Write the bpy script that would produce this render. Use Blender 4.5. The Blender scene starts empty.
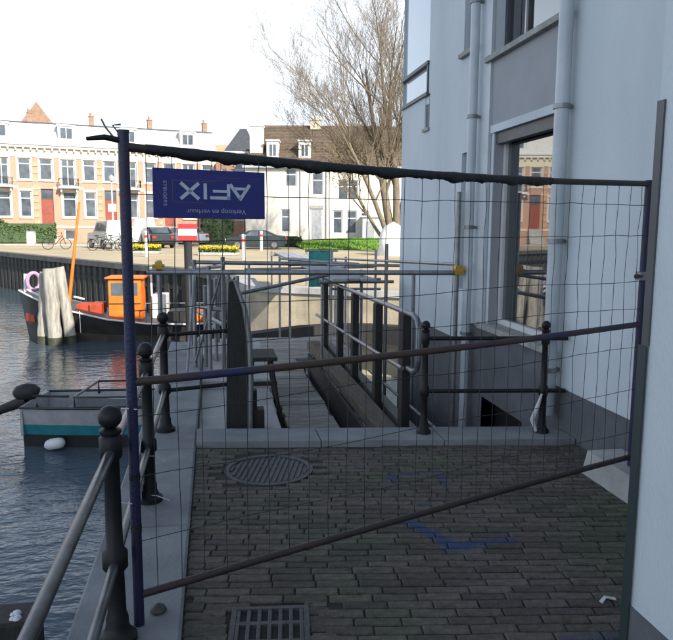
import bpy, bmesh, math, random
from mathutils import Vector, Matrix
random.seed(7)
R = math.radians
S = bpy.context.scene
col = S.collection

# ------------------------------------------------------------------ camera
FPX, HC = 700.0, 1.65
PITCH = math.atan(95 / FPX)
YAW = math.atan(124.5 / FPX * math.cos(PITCH))
ROLL = .007
cd = bpy.data.cameras.new('camera')
cam = bpy.data.objects.new('camera', cd); col.objects.link(cam)
cd.sensor_width = 36; cd.sensor_fit = 'HORIZONTAL'; cd.lens = FPX / 673 * 36
cd.clip_start = 0.05; cd.clip_end = 3000
cam.location = (0, 0, HC)
cam.rotation_euler = (Matrix.Rotation(-YAW, 3, 'Z') @ Matrix.Rotation(math.pi / 2 - PITCH, 3, 'X') @ Matrix.Rotation(ROLL, 3, 'Z')).to_euler()
S.camera = cam
S.render.resolution_x = 1024; S.render.resolution_y = 974

# ------------------------------------------------------------------ world, sun, exposure
SUN_EL, SUN_AZ = R(32), R(29)          # azimuth: degrees to the right of straight behind the camera (-Y)
to_sun = Vector((math.sin(SUN_AZ) * math.cos(SUN_EL), -math.cos(SUN_AZ) * math.cos(SUN_EL), math.sin(SUN_EL)))
w = bpy.data.worlds.new('World'); S.world = w; w.use_nodes = True
nt = w.node_tree; nt.nodes.clear()
wo = nt.nodes.new('ShaderNodeOutputWorld'); bg = nt.nodes.new('ShaderNodeBackground')
sky = nt.nodes.new('ShaderNodeTexSky'); sky.sky_type = 'NISHITA'; sky.sun_disc = False
sky.sun_elevation = SUN_EL
sky.sun_rotation = math.atan2(to_sun.x, to_sun.y)
sky.air_density = 1.0; sky.dust_density = 1.0; sky.ozone_density = 1.2
# bright haze that thickens towards the horizon on every side, blue overhead
tc = nt.nodes.new('ShaderNodeTexCoord')
mp = nt.nodes.new('ShaderNodeMapping'); mp.inputs['Scale'].default_value = (1.6, 1.6, 3.5)
nz = nt.nodes.new('ShaderNodeTexNoise'); nz.inputs['Scale'].default_value = 1.5; nz.inputs['Detail'].default_value = 7
cr = nt.nodes.new('ShaderNodeMapRange'); cr.inputs['From Min'].default_value = .3; cr.inputs['From Max'].default_value = .7
cr.inputs['To Min'].default_value = -.12; cr.inputs['To Max'].default_value = .12
sx_ = nt.nodes.new('ShaderNodeSeparateXYZ')
el = nt.nodes.new('ShaderNodeMapRange'); el.interpolation_type = 'SMOOTHSTEP'
el.inputs['From Min'].default_value = .16; el.inputs['From Max'].default_value = .60; el.inputs['To Min'].default_value = .94; el.inputs['To Max'].default_value = .10
av = nt.nodes.new('ShaderNodeMath'); av.operation = 'ADD'; av.use_clamp = True
mx = nt.nodes.new('ShaderNodeMix'); mx.data_type = 'RGBA'
mx.inputs['B'].default_value = (9.9, 11.0, 12.4, 1)
L = nt.links.new
L(tc.outputs['Generated'], mp.inputs['Vector']); L(mp.outputs[0], nz.inputs['Vector']); L(nz.outputs['Fac'], cr.inputs['Value'])
L(tc.outputs['Generated'], sx_.inputs[0]); L(sx_.outputs['Z'], el.inputs['Value'])
L(cr.outputs[0], av.inputs[0]); L(el.outputs[0], av.inputs[1])
L(av.outputs[0], mx.inputs['Factor']); L(sky.outputs[0], mx.inputs['A'])
L(mx.outputs['Result'], bg.inputs['Color']); bg.inputs['Strength'].default_value = 0.085
L(bg.outputs[0], wo.inputs['Surface'])
sd = bpy.data.lights.new('sun', 'SUN'); sd.energy = 4.6; sd.angle = R(0.5); sd.color = (1.0, 0.93, 0.82)
sun = bpy.data.objects.new('sun', sd); col.objects.link(sun); sun.location = (10, -20, 30)
sun.rotation_euler = to_sun.to_track_quat('Z', 'Y').to_euler()
S.view_settings.view_transform = 'Standard'; S.view_settings.look = 'None'
S.view_settings.gamma = 1.0; S.view_settings.use_curve_mapping = False
S.view_settings.exposure = 0.95

# ------------------------------------------------------------------ material helper
def mat(name, c1, c2=None, scale=6.0, rough=0.7, bump=0.0, bscale=None, metal=0.0, detail=5.0, spec=0.5, rnd=0.0, lo=0.35, hi=0.65, stretch=(1, 1, 1), ior=None):
    m = bpy.data.materials.new(name); m.use_nodes = True
    n = m.node_tree.nodes; b = n['Principled BSDF']; lk = m.node_tree.links.new
    b.inputs['Roughness'].default_value = rough; b.inputs['Metallic'].default_value = metal
    b.inputs['Specular IOR Level'].default_value = spec
    if ior: b.inputs['IOR'].default_value = ior
    t = n.new('ShaderNodeTexCoord'); mpp = n.new('ShaderNodeMapping'); mpp.inputs['Scale'].default_value = stretch
    lk(t.outputs['Object'], mpp.inputs['Vector'])
    c2 = c2 or tuple(x * 0.82 for x in c1)
    ns = n.new('ShaderNodeTexNoise'); ns.inputs['Scale'].default_value = scale; ns.inputs['Detail'].default_value = detail
    ns.inputs['Roughness'].default_value = 0.62
    lk(mpp.outputs[0], ns.inputs['Vector'])
    rp = n.new('ShaderNodeValToRGB'); rp.color_ramp.elements[0].position = lo; rp.color_ramp.elements[1].position = hi
    rp.color_ramp.elements[0].color = (*c2, 1); rp.color_ramp.elements[1].color = (*c1, 1)
    lk(ns.outputs['Fac'], rp.inputs['Fac'])
    out = rp.outputs['Color']
    if rnd:
        oi = n.new('ShaderNodeObjectInfo'); ge = n.new('ShaderNodeNewGeometry')
        ad = n.new('ShaderNodeMath'); ad.operation = 'ADD'; lk(oi.outputs['Random'], ad.inputs[0]); lk(ge.outputs['Random Per Island'], ad.inputs[1])
        fr = n.new('ShaderNodeMath'); fr.operation = 'FRACT'; lk(ad.outputs[0], fr.inputs[0])
        mr = n.new('ShaderNodeMapRange'); mr.inputs['To Min'].default_value = 1 - rnd; mr.inputs['To Max'].default_value = 1 + rnd
        lk(fr.outputs[0], mr.inputs['Value'])
        hs = n.new('ShaderNodeHueSaturation'); lk(out, hs.inputs['Color']); lk(mr.outputs[0], hs.inputs['Value'])
        out = hs.outputs['Color']
    lk(out, b.inputs['Base Color'])
    if bump:
        nb = n.new('ShaderNodeTexNoise'); nb.inputs['Scale'].default_value = bscale or scale * 4; nb.inputs['Detail'].default_value = 4
        lk(mpp.outputs[0], nb.inputs['Vector'])
        bp = n.new('ShaderNodeBump'); bp.inputs['Strength'].default_value = bump; bp.inputs['Distance'].default_value = 0.02
        lk(nb.outputs['Fac'], bp.inputs['Height']); lk(bp.outputs[0], b.inputs['Normal'])
    return m

M = {}
M['stucco'] = mat('stucco', (.57, .625, .655), (.475, .525, .56), .8, .9, .25, 90, detail=8, stretch=(1, 1, .45), lo=.3, hi=.62)
M['stucco_dark'] = mat('grey_panel', (.33, .34, .36), (.29, .30, .32), 2, .85, .15, 90)
M['plinth'] = mat('plinth', (.125, .13, .145), (.085, .09, .10), 3, .85, .2, 60)
M['pvc'] = mat('grey_pipe', (.49, .53, .56), (.41, .45, .475), 3, .4)
M['sillstone'] = mat('sill_stone', (.36, .36, .34), (.22, .22, .21), 8, .8, .2)
M['frame_white'] = mat('white_frame', (.62, .63, .63), (.55, .56, .56), 5, .45)
M['frame_dark'] = mat('dark_frame', (.07, .075, .085), (.05, .055, .06), 5, .5)
M['glass'] = mat('window_glass', (.025, .03, .035), (.02, .024, .028), 2, .02, spec=.9, ior=2.1)
M['glass_pale'] = mat('balcony_glass', (.42, .5, .56), (.38, .46, .52), 1, .05, spec=.9)
M['glass_far'] = mat('far_glass', (.10, .12, .14), (.04, .05, .06), 1.2, .08, spec=.8)
M['curtain'] = mat('curtain', (.55, .54, .5), (.42, .41, .38), 6, .9)
M['concrete'] = mat('concrete', (.23, .242, .25), (.145, .153, .16), 2.2, .9, .25, 50)
M['concrete_lite'] = mat('concrete_light', (.40, .40, .38), (.28, .28, .27), 3, .9, .3, 40)
M['sand'] = mat('joint_sand', (.045, .042, .036), (.028, .027, .022), 14, 1, .4, 90)
M['iron_black'] = mat('black_iron', (.012, .012, .013), (.008, .008, .009), 14, .5, .1, 120, spec=.3)
M['iron_cast'] = mat('cast_iron', (.085, .085, .088), (.05, .05, .05), 20, .6, .25, 120, metal=.2)
M['rail_grey'] = mat('worn_rail', (.11, .115, .12), (.05, .052, .055), 9, .35, .05, 60, metal=.3)
M['galv'] = mat('galvanised_tube', (.26, .27, .28), (.17, .175, .18), 8, .42, .1, 60, metal=.55)
M['fence_blue'] = mat('fence_blue_paint', (.012, .013, .052), (.022, .017, .022), 4, .5, .2, 80, lo=.25, hi=.5)
M['fence_dark'] = mat('fence_tube_dark', (.022, .021, .024), (.04, .025, .018), 6, .55, .2, 80)
M['fence_mixed'] = mat('fence_blue_rust', (.018, .02, .07), (.05, .03, .022), 1.3, .5, .2, 80, lo=.46, hi=.54)
M['wire'] = mat('fence_wire', (.028, .030, .036), (.02, .02, .022), 10, .5, metal=.2)
M['black_plastic'] = mat('black_plastic', (.012, .012, .013), (.008, .008, .009), 10, .55, .3, 60)
M['yellow'] = mat('yellow_paint', (.55, .34, .03), (.38, .22, .02), 10, .5)
M['timber_dark'] = mat('tarred_timber', (.022, .021, .020), (.012, .012, .011), 5, .75, .5, 25, stretch=(6, 6, 1))
M['timber_grey'] = mat('weathered_timber', (.20, .195, .18), (.10, .097, .088), 6, .85, .4, 20, stretch=(5, 5, 1), rnd=.18)
M['plank'] = mat('weathered_plank', (.34, .32, .285), (.19, .178, .155), 4, .9, .4, 25, stretch=(1, 7, 4), rnd=.25)
M['plank_brown'] = mat('brown_plank', (.13, .10, .075), (.07, .055, .042), 4, .9, .4, 25, stretch=(7, 1, 4), rnd=.2)
M['board'] = mat('scaffold_board', (.33, .34, .345), (.25, .255, .26), 4, .7, .2, 30, rnd=.1)
M['teal'] = mat('teal_plastic', (.02, .24, .22), (.015, .18, .17), 5, .6)
M['tan'] = mat('tan_render', (.42, .36, .26), (.27, .23, .165), 1.4, .9, .3, 30)
M['gravel'] = mat('tan_paving', (.43, .355, .235), (.33, .27, .175), .35, .95, .3, 4, detail=9)
M['asphalt'] = mat('asphalt', (.16, .155, .145), (.11, .105, .1), .8, .95, .2, 30)
M['sheet'] = mat('sheet_pile', (.055, .055, .048), (.026, .027, .024), 2.2, .85, .3, 8, rnd=.25)
M['capbeam'] = mat('cap_beam', (.12, .12, .11), (.08, .078, .07), 2, .9, .2, 10)
M['pile_white'] = mat('weathered_pile', (.40, .385, .34), (.20, .185, .155), 3, .9, .5, 10, stretch=(4, 4, .6))
M['pile_tip'] = mat('wet_pile', (.06, .065, .035), (.03, .032, .02), 4, .6, .3)
M['hull_black'] = mat('hull_black', (.014, .014, .015), (.03, .026, .024), 2, .45)
M['hull_olive'] = mat('hull_lower', (.06, .055, .042), (.03, .028, .022), 3, .6)
M['white'] = mat('white_paint', (.72, .72, .70), (.6, .6, .58), 5, .5)
M['orange'] = mat('orange_paint', (.78, .19, .015), (.64, .13, .012), 3, .5)
M['redor'] = mat('red_oxide', (.42, .055, .02), (.28, .04, .018), 5, .6)
M['red'] = mat('red_paint', (.62, .03, .03), (.5, .025, .025), 5, .45)
M['purple'] = mat('mauve_rope', (.42, .26, .40), (.3, .2, .3), 8, .8)
M['boat_teal'] = mat('boat_teal', (.02, .19, .23), (.015, .14, .17), 4, .35)
M['boat_grey'] = mat('boat_grey', (.34, .355, .37), (.24, .25, .26), 4, .5)
M['boat_dark'] = mat('boat_dark', (.018, .019, .022), (.012, .012, .013), 4, .4)
M['rubber'] = mat('rubber', (.016, .016, .016), (.011, .011, .011), 10, .7)
M['chrome'] = mat('wheel_rim', (.2, .2, .205), (.14, .14, .145), 6, .4, metal=.5)
M['brickpink'] = mat('pink_brick', (.47, .285, .205), (.37, .215, .155), 9, .9, .2, 14, detail=8)
M['brickpale'] = mat('pale_brick', (.50, .34, .21), (.40, .25, .15), 9, .9, .2, 14, detail=8)
M['cream'] = mat('cream_render', (.66, .60, .46), (.58, .52, .40), 2, .9)
M['whitehouse'] = mat('whitewash', (.70, .67, .58), (.58, .55, .47), .8, .9, .15, 20)
M['slate'] = mat('pale_slate', (.62, .63, .60), (.52, .53, .50), 3, .6, .15, 20)
M['tile'] = mat('brown_tile', (.15, .11, .08), (.09, .07, .052), 3, .85, .5, 12, detail=8, rnd=.15)
M['darkroof'] = mat('dark_slate', (.07, .075, .085), (.05, .052, .058), 3, .6)
M['brownwall'] = mat('brown_brick', (.30, .19, .13), (.22, .14, .10), 3, .9)
M['doorred'] = mat('red_brown_door', (.26, .055, .03), (.2, .04, .025), 5, .5)
M['bark'] = mat('bark', (.20, .165, .115), (.11, .09, .062), 5, .95, .5, 12, stretch=(3, 3, .7))
M['twig'] = mat('twig', (.20, .165, .12), (.14, .112, .08), 3, .95)
M['oldleaf'] = mat('dry_leaf', (.20, .145, .06), (.13, .10, .045), 3, .9, rnd=.35)
M['leaf'] = mat('hedge_leaf', (.075, .13, .028), (.045, .085, .02), 3, .8, rnd=.4)
M['leafdark'] = mat('ivy_leaf', (.04, .075, .022), (.028, .05, .016), 3, .7, rnd=.4)
M['grass'] = mat('lawn_grass', (.14, .27, .03), (.09, .19, .025), 1.2, .9, .4, 14, rnd=.25)
M['petal'] = mat('yellow_petal', (.75, .55, .02), (.7, .45, .02), 5, .7, rnd=.15)
M['carsilver'] = mat('silver_paint', (.42, .43, .44), (.40, .41, .42), 2, .25, metal=.4)
M['carjeep'] = mat('pale_green_paint', (.42, .45, .42), (.38, .41, .38), 2, .35)
M['carblack'] = mat('black_paint', (.014, .015, .018), (.012, .013, .015), 2, .18)
M['carblue'] = mat('dark_green_paint', (.02, .03, .035), (.018, .026, .03), 2, .25)
M['lamp'] = mat('lamp_lens', (.7, .7, .68), (.6, .6, .58), 4, .2)
M['taillight'] = mat('tail_lens', (.45, .02, .02), (.4, .02, .02), 4, .25)
M['guard'] = mat('corner_guard', (.075, .08, .085), (.055, .065, .065), 4, .5)
M['guard_green'] = mat('corner_guard_green', (.016, .040, .040), (.03, .036, .038), 3, .5)
M['pit'] = mat('painted_dark', (.006, .006, .006), (.004, .004, .004), 4, .9)  # near-black colour stands in for the shade inside openings
M['paper'] = mat('white_plastic', (.62, .63, .64), (.5, .51, .52), 9, .6)
M['signblue'] = mat('sign_blue', (.012, .018, .16), (.016, .016, .11), 3, .45, lo=.2, hi=.55)
M['signtext'] = mat('sign_lettering', (.46, .50, .60), (.38, .42, .53), 10, .5)
M['signdim'] = mat('sign_small_lettering', (.34, .36, .52), (.27, .28, .43), 10, .5)
M['signline'] = mat('sign_faded_line', (.10, .07, .15), (.07, .05, .12), 10, .5)
M['quaybrick'] = mat('quay_masonry', (.12, .09, .075), (.07, .055, .05), 4, .9, .4, 20)

def brick_mat():
    m = mat('clay_paver', (.104, .094, .083), (.059, .054, .049), 22, .88, .55, 130, rnd=.30)
    n = m.node_tree.nodes; lk = m.node_tree.links.new; b = n['Principled BSDF']
    src = b.inputs['Base Color'].links[0].from_socket
    ge = n.new('ShaderNodeNewGeometry')
    # patches of reddish, mossy and grey clay over the yard
    big = n.new('ShaderNodeTexNoise'); big.inputs['Scale'].default_value = 1.1; big.inputs['Detail'].default_value = 5
    lk(ge.outputs['Position'], big.inputs['Vector'])
    rp = n.new('ShaderNodeValToRGB'); e = rp.color_ramp.elements
    e[0].position = .36; e[0].color = (.85, 1.0, .72, 1); e[1].position = .66; e[1].color = (1.12, 1.06, 1.08, 1)
    k = e.new(.52); k.color = (1.02, .96, .88, 1)
    lk(big.outputs['Fac'], rp.inputs['Fac'])
    mu = n.new('ShaderNodeMix'); mu.data_type = 'RGBA'; mu.blend_type = 'MULTIPLY'; mu.inputs['Factor'].default_value = 1
    lk(src, mu.inputs['A']); lk(rp.outputs['Color'], mu.inputs['B'])
    # moss specks
    ms = n.new('ShaderNodeTexNoise'); ms.inputs['Scale'].default_value = 17; ms.inputs['Detail'].default_value = 6
    lk(ge.outputs['Position'], ms.inputs['Vector'])
    mr = n.new('ShaderNodeValToRGB'); mr.color_ramp.elements[0].position = .60; mr.color_ramp.elements[1].position = .72
    lk(ms.outputs['Fac'], mr.inputs['Fac'])
    mm = n.new('ShaderNodeMix'); mm.data_type = 'RGBA'; mm.inputs['B'].default_value = (.036, .04, .02, 1)
    lk(mr.outputs['Color'], mm.inputs['Factor']); lk(mu.outputs['Result'], mm.inputs['A'])
    cur = mm.outputs['Result']
    # sprayed blue marks: distance to short strokes in the yard
    wob = n.new('ShaderNodeTexNoise'); wob.inputs['Scale'].default_value = 30; wob.inputs['Detail'].default_value = 4
    lk(ge.outputs['Position'], wob.inputs['Vector'])
    strokes = [((1.06, 3.62), (1.20, 3.30), .045, .85), ((1.20, 3.30), (1.52, 3.31), .032, .9), ((1.17, 3.25), (1.30, 3.28), .04, .7),
               ((1.12, 4.31), (1.38, 4.37), .022, .7), ((1.48, 4.36), (1.44, 4.12), .03, .55), ((1.20, 3.86), (1.24, 3.84), .03, .5),
               ((1.12, 4.33), (1.14, 4.20), .025, .4), ((1.66, 2.42), (1.40, 2.40), .05, .35)]
    for (ax, ay), (bx, by), wd, st in strokes:
        a = n.new('ShaderNodeVectorMath'); a.operation = 'SUBTRACT'; lk(ge.outputs['Position'], a.inputs[0]); a.inputs[1].default_value = (ax, ay, 0)
        d = Vector((bx - ax, by - ay, 0)); l2 = d.length_squared
        dt = n.new('ShaderNodeVectorMath'); dt.operation = 'DOT_PRODUCT'; lk(a.outputs[0], dt.inputs[0]); dt.inputs[1].default_value = d / l2
        cl = n.new('ShaderNodeClamp'); lk(dt.outputs['Value'], cl.inputs['Value'])
        sc = n.new('ShaderNodeVectorMath'); sc.operation = 'SCALE'; sc.inputs[0].default_value = d; lk(cl.outputs[0], sc.inputs['Scale'])
        df = n.new('ShaderNodeVectorMath'); df.operation = 'SUBTRACT'; lk(a.outputs[0], df.inputs[0]); lk(sc.outputs[0], df.inputs[1])
        fl = n.new('ShaderNodeVectorMath'); fl.operation = 'MULTIPLY'; lk(df.outputs[0], fl.inputs[0]); fl.inputs[1].default_value = (1, 1, 0)
        ln = n.new('ShaderNodeVectorMath'); ln.operation = 'LENGTH'; lk(fl.outputs[0], ln.inputs[0])
        ww = n.new('ShaderNodeMath'); ww.operation = 'MULTIPLY_ADD'; lk(wob.outputs['Fac'], ww.inputs[0]); ww.inputs[1].default_value = .09; ww.inputs[2].default_value = -.045
        sm = n.new('ShaderNodeMath'); sm.operation = 'ADD'; lk(ln.outputs['Value'], sm.inputs[0]); lk(ww.outputs[0], sm.inputs[1])
        mr2 = n.new('ShaderNodeMapRange'); mr2.inputs['From Min'].default_value = wd * .45; mr2.inputs['From Max'].default_value = wd * 1.3
        mr2.inputs['To Min'].default_value = st; mr2.inputs['To Max'].default_value = 0; lk(sm.outputs[0], mr2.inputs['Value'])
        mb = n.new('ShaderNodeMix'); mb.data_type = 'RGBA'; mb.inputs['B'].default_value = (.024, .046, .125, 1)
        lk(mr2.outputs[0], mb.inputs['Factor']); lk(cur, mb.inputs['A']); cur = mb.outputs['Result']
    lk(cur, b.inputs['Base Color'])
    return m
M['paver'] = brick_mat()

def water_mat():
    m = bpy.data.materials.new('canal_water'); m.use_nodes = True
    n = m.node_tree.nodes; b = n['Principled BSDF']; lk = m.node_tree.links.new
    b.inputs['Base Color'].default_value = (.056, .080, .102, 1); b.inputs['Roughness'].default_value = .05; b.inputs['IOR'].default_value = 1.33
    ge = n.new('ShaderNodeNewGeometry')
    mpp = n.new('ShaderNodeMapping'); mpp.inputs['Rotation'].default_value = (0, 0, R(20)); mpp.inputs['Scale'].default_value = (1, 1.9, 1)
    lk(ge.outputs['Position'], mpp.inputs['Vector'])
    n1 = n.new('ShaderNodeTexNoise'); n1.inputs['Scale'].default_value = 1.7; n1.inputs['Detail'].default_value = 3; n1.inputs['Distortion'].default_value = .6
    n2 = n.new('ShaderNodeTexNoise'); n2.inputs['Scale'].default_value = 6.5; n2.inputs['Detail'].default_value = 3
    lk(mpp.outputs[0], n1.inputs['Vector']); lk(mpp.outputs[0], n2.inputs['Vector'])
    a = n.new('ShaderNodeMath'); a.operation = 'MULTIPLY_ADD'; lk(n2.outputs['Fac'], a.inputs[0]); a.inputs[1].default_value = .35; lk(n1.outputs['Fac'], a.inputs[2])
    bp = n.new('ShaderNodeBump'); bp.inputs['Strength'].default_value = .45; bp.inputs['Distance'].default_value = .065
    lk(a.outputs[0], bp.inputs['Height']); lk(bp.outputs[0], b.inputs['Normal'])
    return m
M['water'] = water_mat()

# ------------------------------------------------------------------ mesh helpers
class MB:
    def __init__(s): s.v = []; s.f = []; s.sm = []
    def add(s, vs, fs, smooth=False):
        o = len(s.v); s.v += [tuple(x) for x in vs]
        for f in fs: s.f.append(tuple(i + o for i in f)); s.sm.append(smooth)
        return s
    def box(s, x0, x1, y0, y1, z0, z1, rz=0, c=None, bev=0):
        if bev:
            b = bev
            ring = lambda z, i: [(x0 + i, y0 + i, z), (x1 - i, y0 + i, z), (x1 - i, y1 - i, z), (x0 + i, y1 - i, z)]
            vs = ring(z0, b) + ring(z0 + b, 0) + ring(z1 - b, 0) + ring(z1, b)
            fs = [(3, 2, 1, 0), (12, 13, 14, 15)]
            for k in range(3):
                for j in range(4): fs.append((4 * k + j, 4 * k + (j + 1) % 4, 4 * k + 4 + (j + 1) % 4, 4 * k + 4 + j))
        else:
            vs = [(x0, y0, z0), (x1, y0, z0), (x1, y1, z0), (x0, y1, z0), (x0, y0, z1), (x1, y0, z1), (x1, y1, z1), (x0, y1, z1)]
            fs = [(3, 2, 1, 0), (4, 5, 6, 7), (0, 1, 5, 4), (1, 2, 6, 5), (2, 3, 7, 6), (3, 0, 4, 7)]
        if rz:
            cx, cy = c or ((x0 + x1) / 2, (y0 + y1) / 2); cs, sn = math.cos(rz), math.sin(rz)
            vs = [(cx + (x - cx) * cs - (y - cy) * sn, cy + (x - cx) * sn + (y - cy) * cs, z) for x, y, z in vs]
        return s.add(vs, fs)
    def tube(s, pts, r, n=8, cap=True, smooth=True):
        pts = [Vector(p) for p in pts]; rs = r if isinstance(r, (list, tuple)) else [r] * len(pts)
        o = []; prev = None
        for i, p in enumerate(pts):
            d = (pts[min(i + 1, len(pts) - 1)] - pts[max(i - 1, 0)]).normalized()
            if prev is None:
                a = Vector((0, 0, 1)) if abs(d.z) < .9 else Vector((1, 0, 0)); u = d.cross(a).normalized()
            else:
                u = (prev - d * prev.dot(d)); u = u.normalized() if u.length > 1e-6 else d.orthogonal().normalized()
            prev = u; v = d.cross(u)
            for k in range(n):
                t = 2 * math.pi * k / n; o.append(p + (u * math.cos(t) + v * math.sin(t)) * rs[i])
        fs = []
        for i in range(len(pts) - 1):
            for k in range(n): fs.append((i * n + k, i * n + (k + 1) % n, (i + 1) * n + (k + 1) % n, (i + 1) * n + k))
        s.add(o, fs, smooth)
        if cap and n > 3:
            m = len(s.v) - len(o)
            s.f.append(tuple(m + k for k in reversed(range(n)))); s.f.append(tuple(m + (len(pts) - 1) * n + k for k in range(n))); s.sm += [False, False]
        return s
    def lathe(s, prof, cx, cy, z=0, n=16, smooth=True):
        vs = [(cx + r * math.cos(2 * math.pi * k / n), cy + r * math.sin(2 * math.pi * k / n), z + h) for r, h in prof for k in range(n)]
        fs = [(i * n + k, i * n + (k + 1) % n, (i + 1) * n + (k + 1) % n, (i + 1) * n + k) for i in range(len(prof) - 1) for k in range(n)]
        s.add(vs, fs, smooth); m = len(s.v) - len(vs)
        s.f.append(tuple(m + k for k in reversed(range(n)))); s.f.append(tuple(m + (len(prof) - 1) * n + k for k in range(n))); s.sm += [False, False]
        return s
    def prism(s, poly, y0, y1, axis='y'):
        n = len(poly)
        if axis == 'y': vs = [(a, y0, b) for a, b in poly] + [(a, y1, b) for a, b in poly]
        elif axis == 'x': vs = [(y0, a, b) for a, b in poly] + [(y1, a, b) for a, b in poly]
        else: vs = [(a, b, y0) for a, b in poly] + [(a, b, y1) for a, b in poly]
        fs = [tuple(range(n)), tuple(reversed(range(n, 2 * n)))] + [(k, n + k, n + (k + 1) % n, (k + 1) % n) for k in range(n)]
        return s.add(vs, fs)
    def quad(s, a, b, c, d): return s.add([a, b, c, d], [(0, 1, 2, 3)])
    def mesh(s, name, material):
        me = bpy.data.meshes.new(name); me.from_pydata(s.v, [], s.f)
        me.polygons.foreach_set('use_smooth', s.sm)
        if any(s.sm) : 
            try: me.set_sharp_from_angle(angle=R(50))
            except Exception: pass
        bm = bmesh.new(); bm.from_mesh(me); bmesh.ops.recalc_face_normals(bm, faces=bm.faces); bm.to_mesh(me); bm.free()
        me.materials.append(M[material] if isinstance(material, str) else material)
        me.update(); return me

ORIG = {}
def tag(o, label=None, cat=None, group=None, kind=None):
    if label: o['label'] = label
    if cat: o['category'] = cat
    if group: o['group'] = group
    if kind: o['kind'] = kind
    return o
def thing(name, label, cat, loc=(0, 0, 0), rz=0, group=None):
    o = bpy.data.objects.new(name, None); col.objects.link(o); o.location = loc; o.rotation_euler = (0, 0, rz); o.empty_display_size = .2
    ORIG[o.name] = (Vector(loc), rz)
    return tag(o, label, cat, group)
def part(mb, name, material, parent=None, world=False, kind=None):
    if world and parent is not None:
        root = parent
        while root.parent: root = root.parent
        lo, rz = ORIG[root.name]; inv = (Matrix.Translation(lo) @ Matrix.Rotation(rz, 4, 'Z')).inverted()
        mb.v = [tuple(inv @ Vector(p)) for p in mb.v]
    me = mb.mesh(name, material) if isinstance(mb, MB) else mb
    o = bpy.data.objects.new(name, me); col.objects.link(o); o.parent = parent
    if kind: o['kind'] = kind
    return o
def solo(mb, name, material, label, cat, group=None):
    """a thing that is one mesh: origin at the base centre"""
    xs, ys, zs = zip(*mb.v); c = Vector(((min(xs) + max(xs)) / 2, (min(ys) + max(ys)) / 2, min(zs)))
    mb.v = [tuple(Vector(p) - c) for p in mb.v]
    o = part(mb, name, material); o.location = c
    return tag(o, label, cat, group)
def struct(mb, name, material, parent=None):
    o = part(mb, name, material, parent)
    if parent is None: o['kind'] = 'structure'
    return o
def copy_tree(o, parent=None):
    c = o.copy(); col.objects.link(c); c.parent = parent
    for ch in list(o.children): copy_tree(ch, c)
    return c

def facade(mb, u0, u1, v0, v1, holes, depth=.15, y=0.0):
    """wall face in the plane y (outward -y) with rectangular openings and their reveals"""
    us = sorted({u0, u1, *[h[0] for h in holes], *[h[1] for h in holes]}); vs = sorted({v0, v1, *[h[2] for h in holes], *[h[3] for h in holes]})
    us = [u for u in us if u0 <= u <= u1]; vs = [v for v in vs if v0 <= v <= v1]
    for i in range(len(us) - 1):
        for j in range(len(vs) - 1):
            cu, cv = (us[i] + us[i + 1]) / 2, (vs[j] + vs[j + 1]) / 2
            if any(h[0] < cu < h[1] and h[2] < cv < h[3] for h in holes): continue
            mb.quad((us[i], y, vs[j]), (us[i + 1], y, vs[j]), (us[i + 1], y, vs[j + 1]), (us[i], y, vs[j + 1]))
    for a, b, c, d in holes:
        for p, q in (((a, c), (b, c)), ((b, c), (b, d)), ((b, d), (a, d)), ((a, d), (a, c))):
            mb.quad((p[0], y, p[1]), (q[0], y, q[1]), (q[0], y + depth, q[1]), (p[0], y + depth, p[1]))
def window(parent, a, b, c, d, y, fw=.06, fm='frame_white', gm='glass_far', mull=(), trans=(), th=.06, name='window'):
    """frame set in an opening with its front at y; pane behind as a sub-part"""
    m = MB()
    m.box(a, a + fw, y, y + th, c, d).box(b - fw, b, y, y + th, c, d).box(a + fw, b - fw, y, y + th, c, c + fw).box(a + fw, b - fw, y, y + th, d - fw, d)
    for t in mull: m.box(a + (b - a) * t - fw * .4, a + (b - a) * t + fw * .4, y + .004, y + th - .004, c + fw, d - fw)
    for t in trans: m.box(a + fw, b - fw, y + .008, y + th - .008, c + (d - c) * t - fw * .4, c + (d - c) * t + fw * .4)
    f = part(m, name, fm, parent)
    part(MB().box(a + fw * .5, b - fw * .5, y + th * .45, y + th * .62, c + fw * .5, d - fw * .5), 'pane', gm, f)
    return f
def leaves(mb, n, fn, size):
    for _ in range(n):
        c = Vector(fn()); s = size * random.uniform(.6, 1.3)
        u = Vector((random.gauss(0, 1), random.gauss(0, 1), random.gauss(0, 1))).normalized(); v = u.orthogonal().normalized()
        q = random.random() * 6.28; v = v * math.cos(q) + u.cross(v) * math.sin(q)
        a, b = u * s, v * s * .55
        mb.add([c - a, c - b, c + a, c + b], [(0, 1, 2, 3)])

# ================================================================== SETTING
WZ = -1.9                                     # water level
W = 2.72                                      # building wall plane
K = W / 2.65
# water
m = MB().quad((-320, -60, WZ), (320, -60, WZ), (320, 620, WZ), (-320, 620, WZ)); struct(m, 'water', 'water')
# near quay body
QA = -8.0 * math.pi / 180                     # paving rows lie 8 degrees off the wall's normal
def stripY(x, back=False): return (5.50 if back else 5.16) - .128 * (x + .15)
m = MB().prism([(-.57, -60), (1.40, -60), (1.40, 2.05), (2.9, 2.05), (2.9, stripY(2.9) + .1), (-.16, stripY(-.16) + .1), (-.57, 5.5)], -2.6, -.055, 'z')
struct(m, 'quay_ground', 'quaybrick')
m = MB().quad((-.17, -60, -.012), (1.45, -60, -.012), (1.45, 2.15, -.012), (-.17, 2.15, -.012))
m.quad((-.17, 2.15, -.012), (2.72, 2.15, -.012), (2.72, stripY(2.72), -.012), (-.17, stripY(-.17), -.012))
yard = struct(m, 'brick_paving', 'sand')
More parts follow.
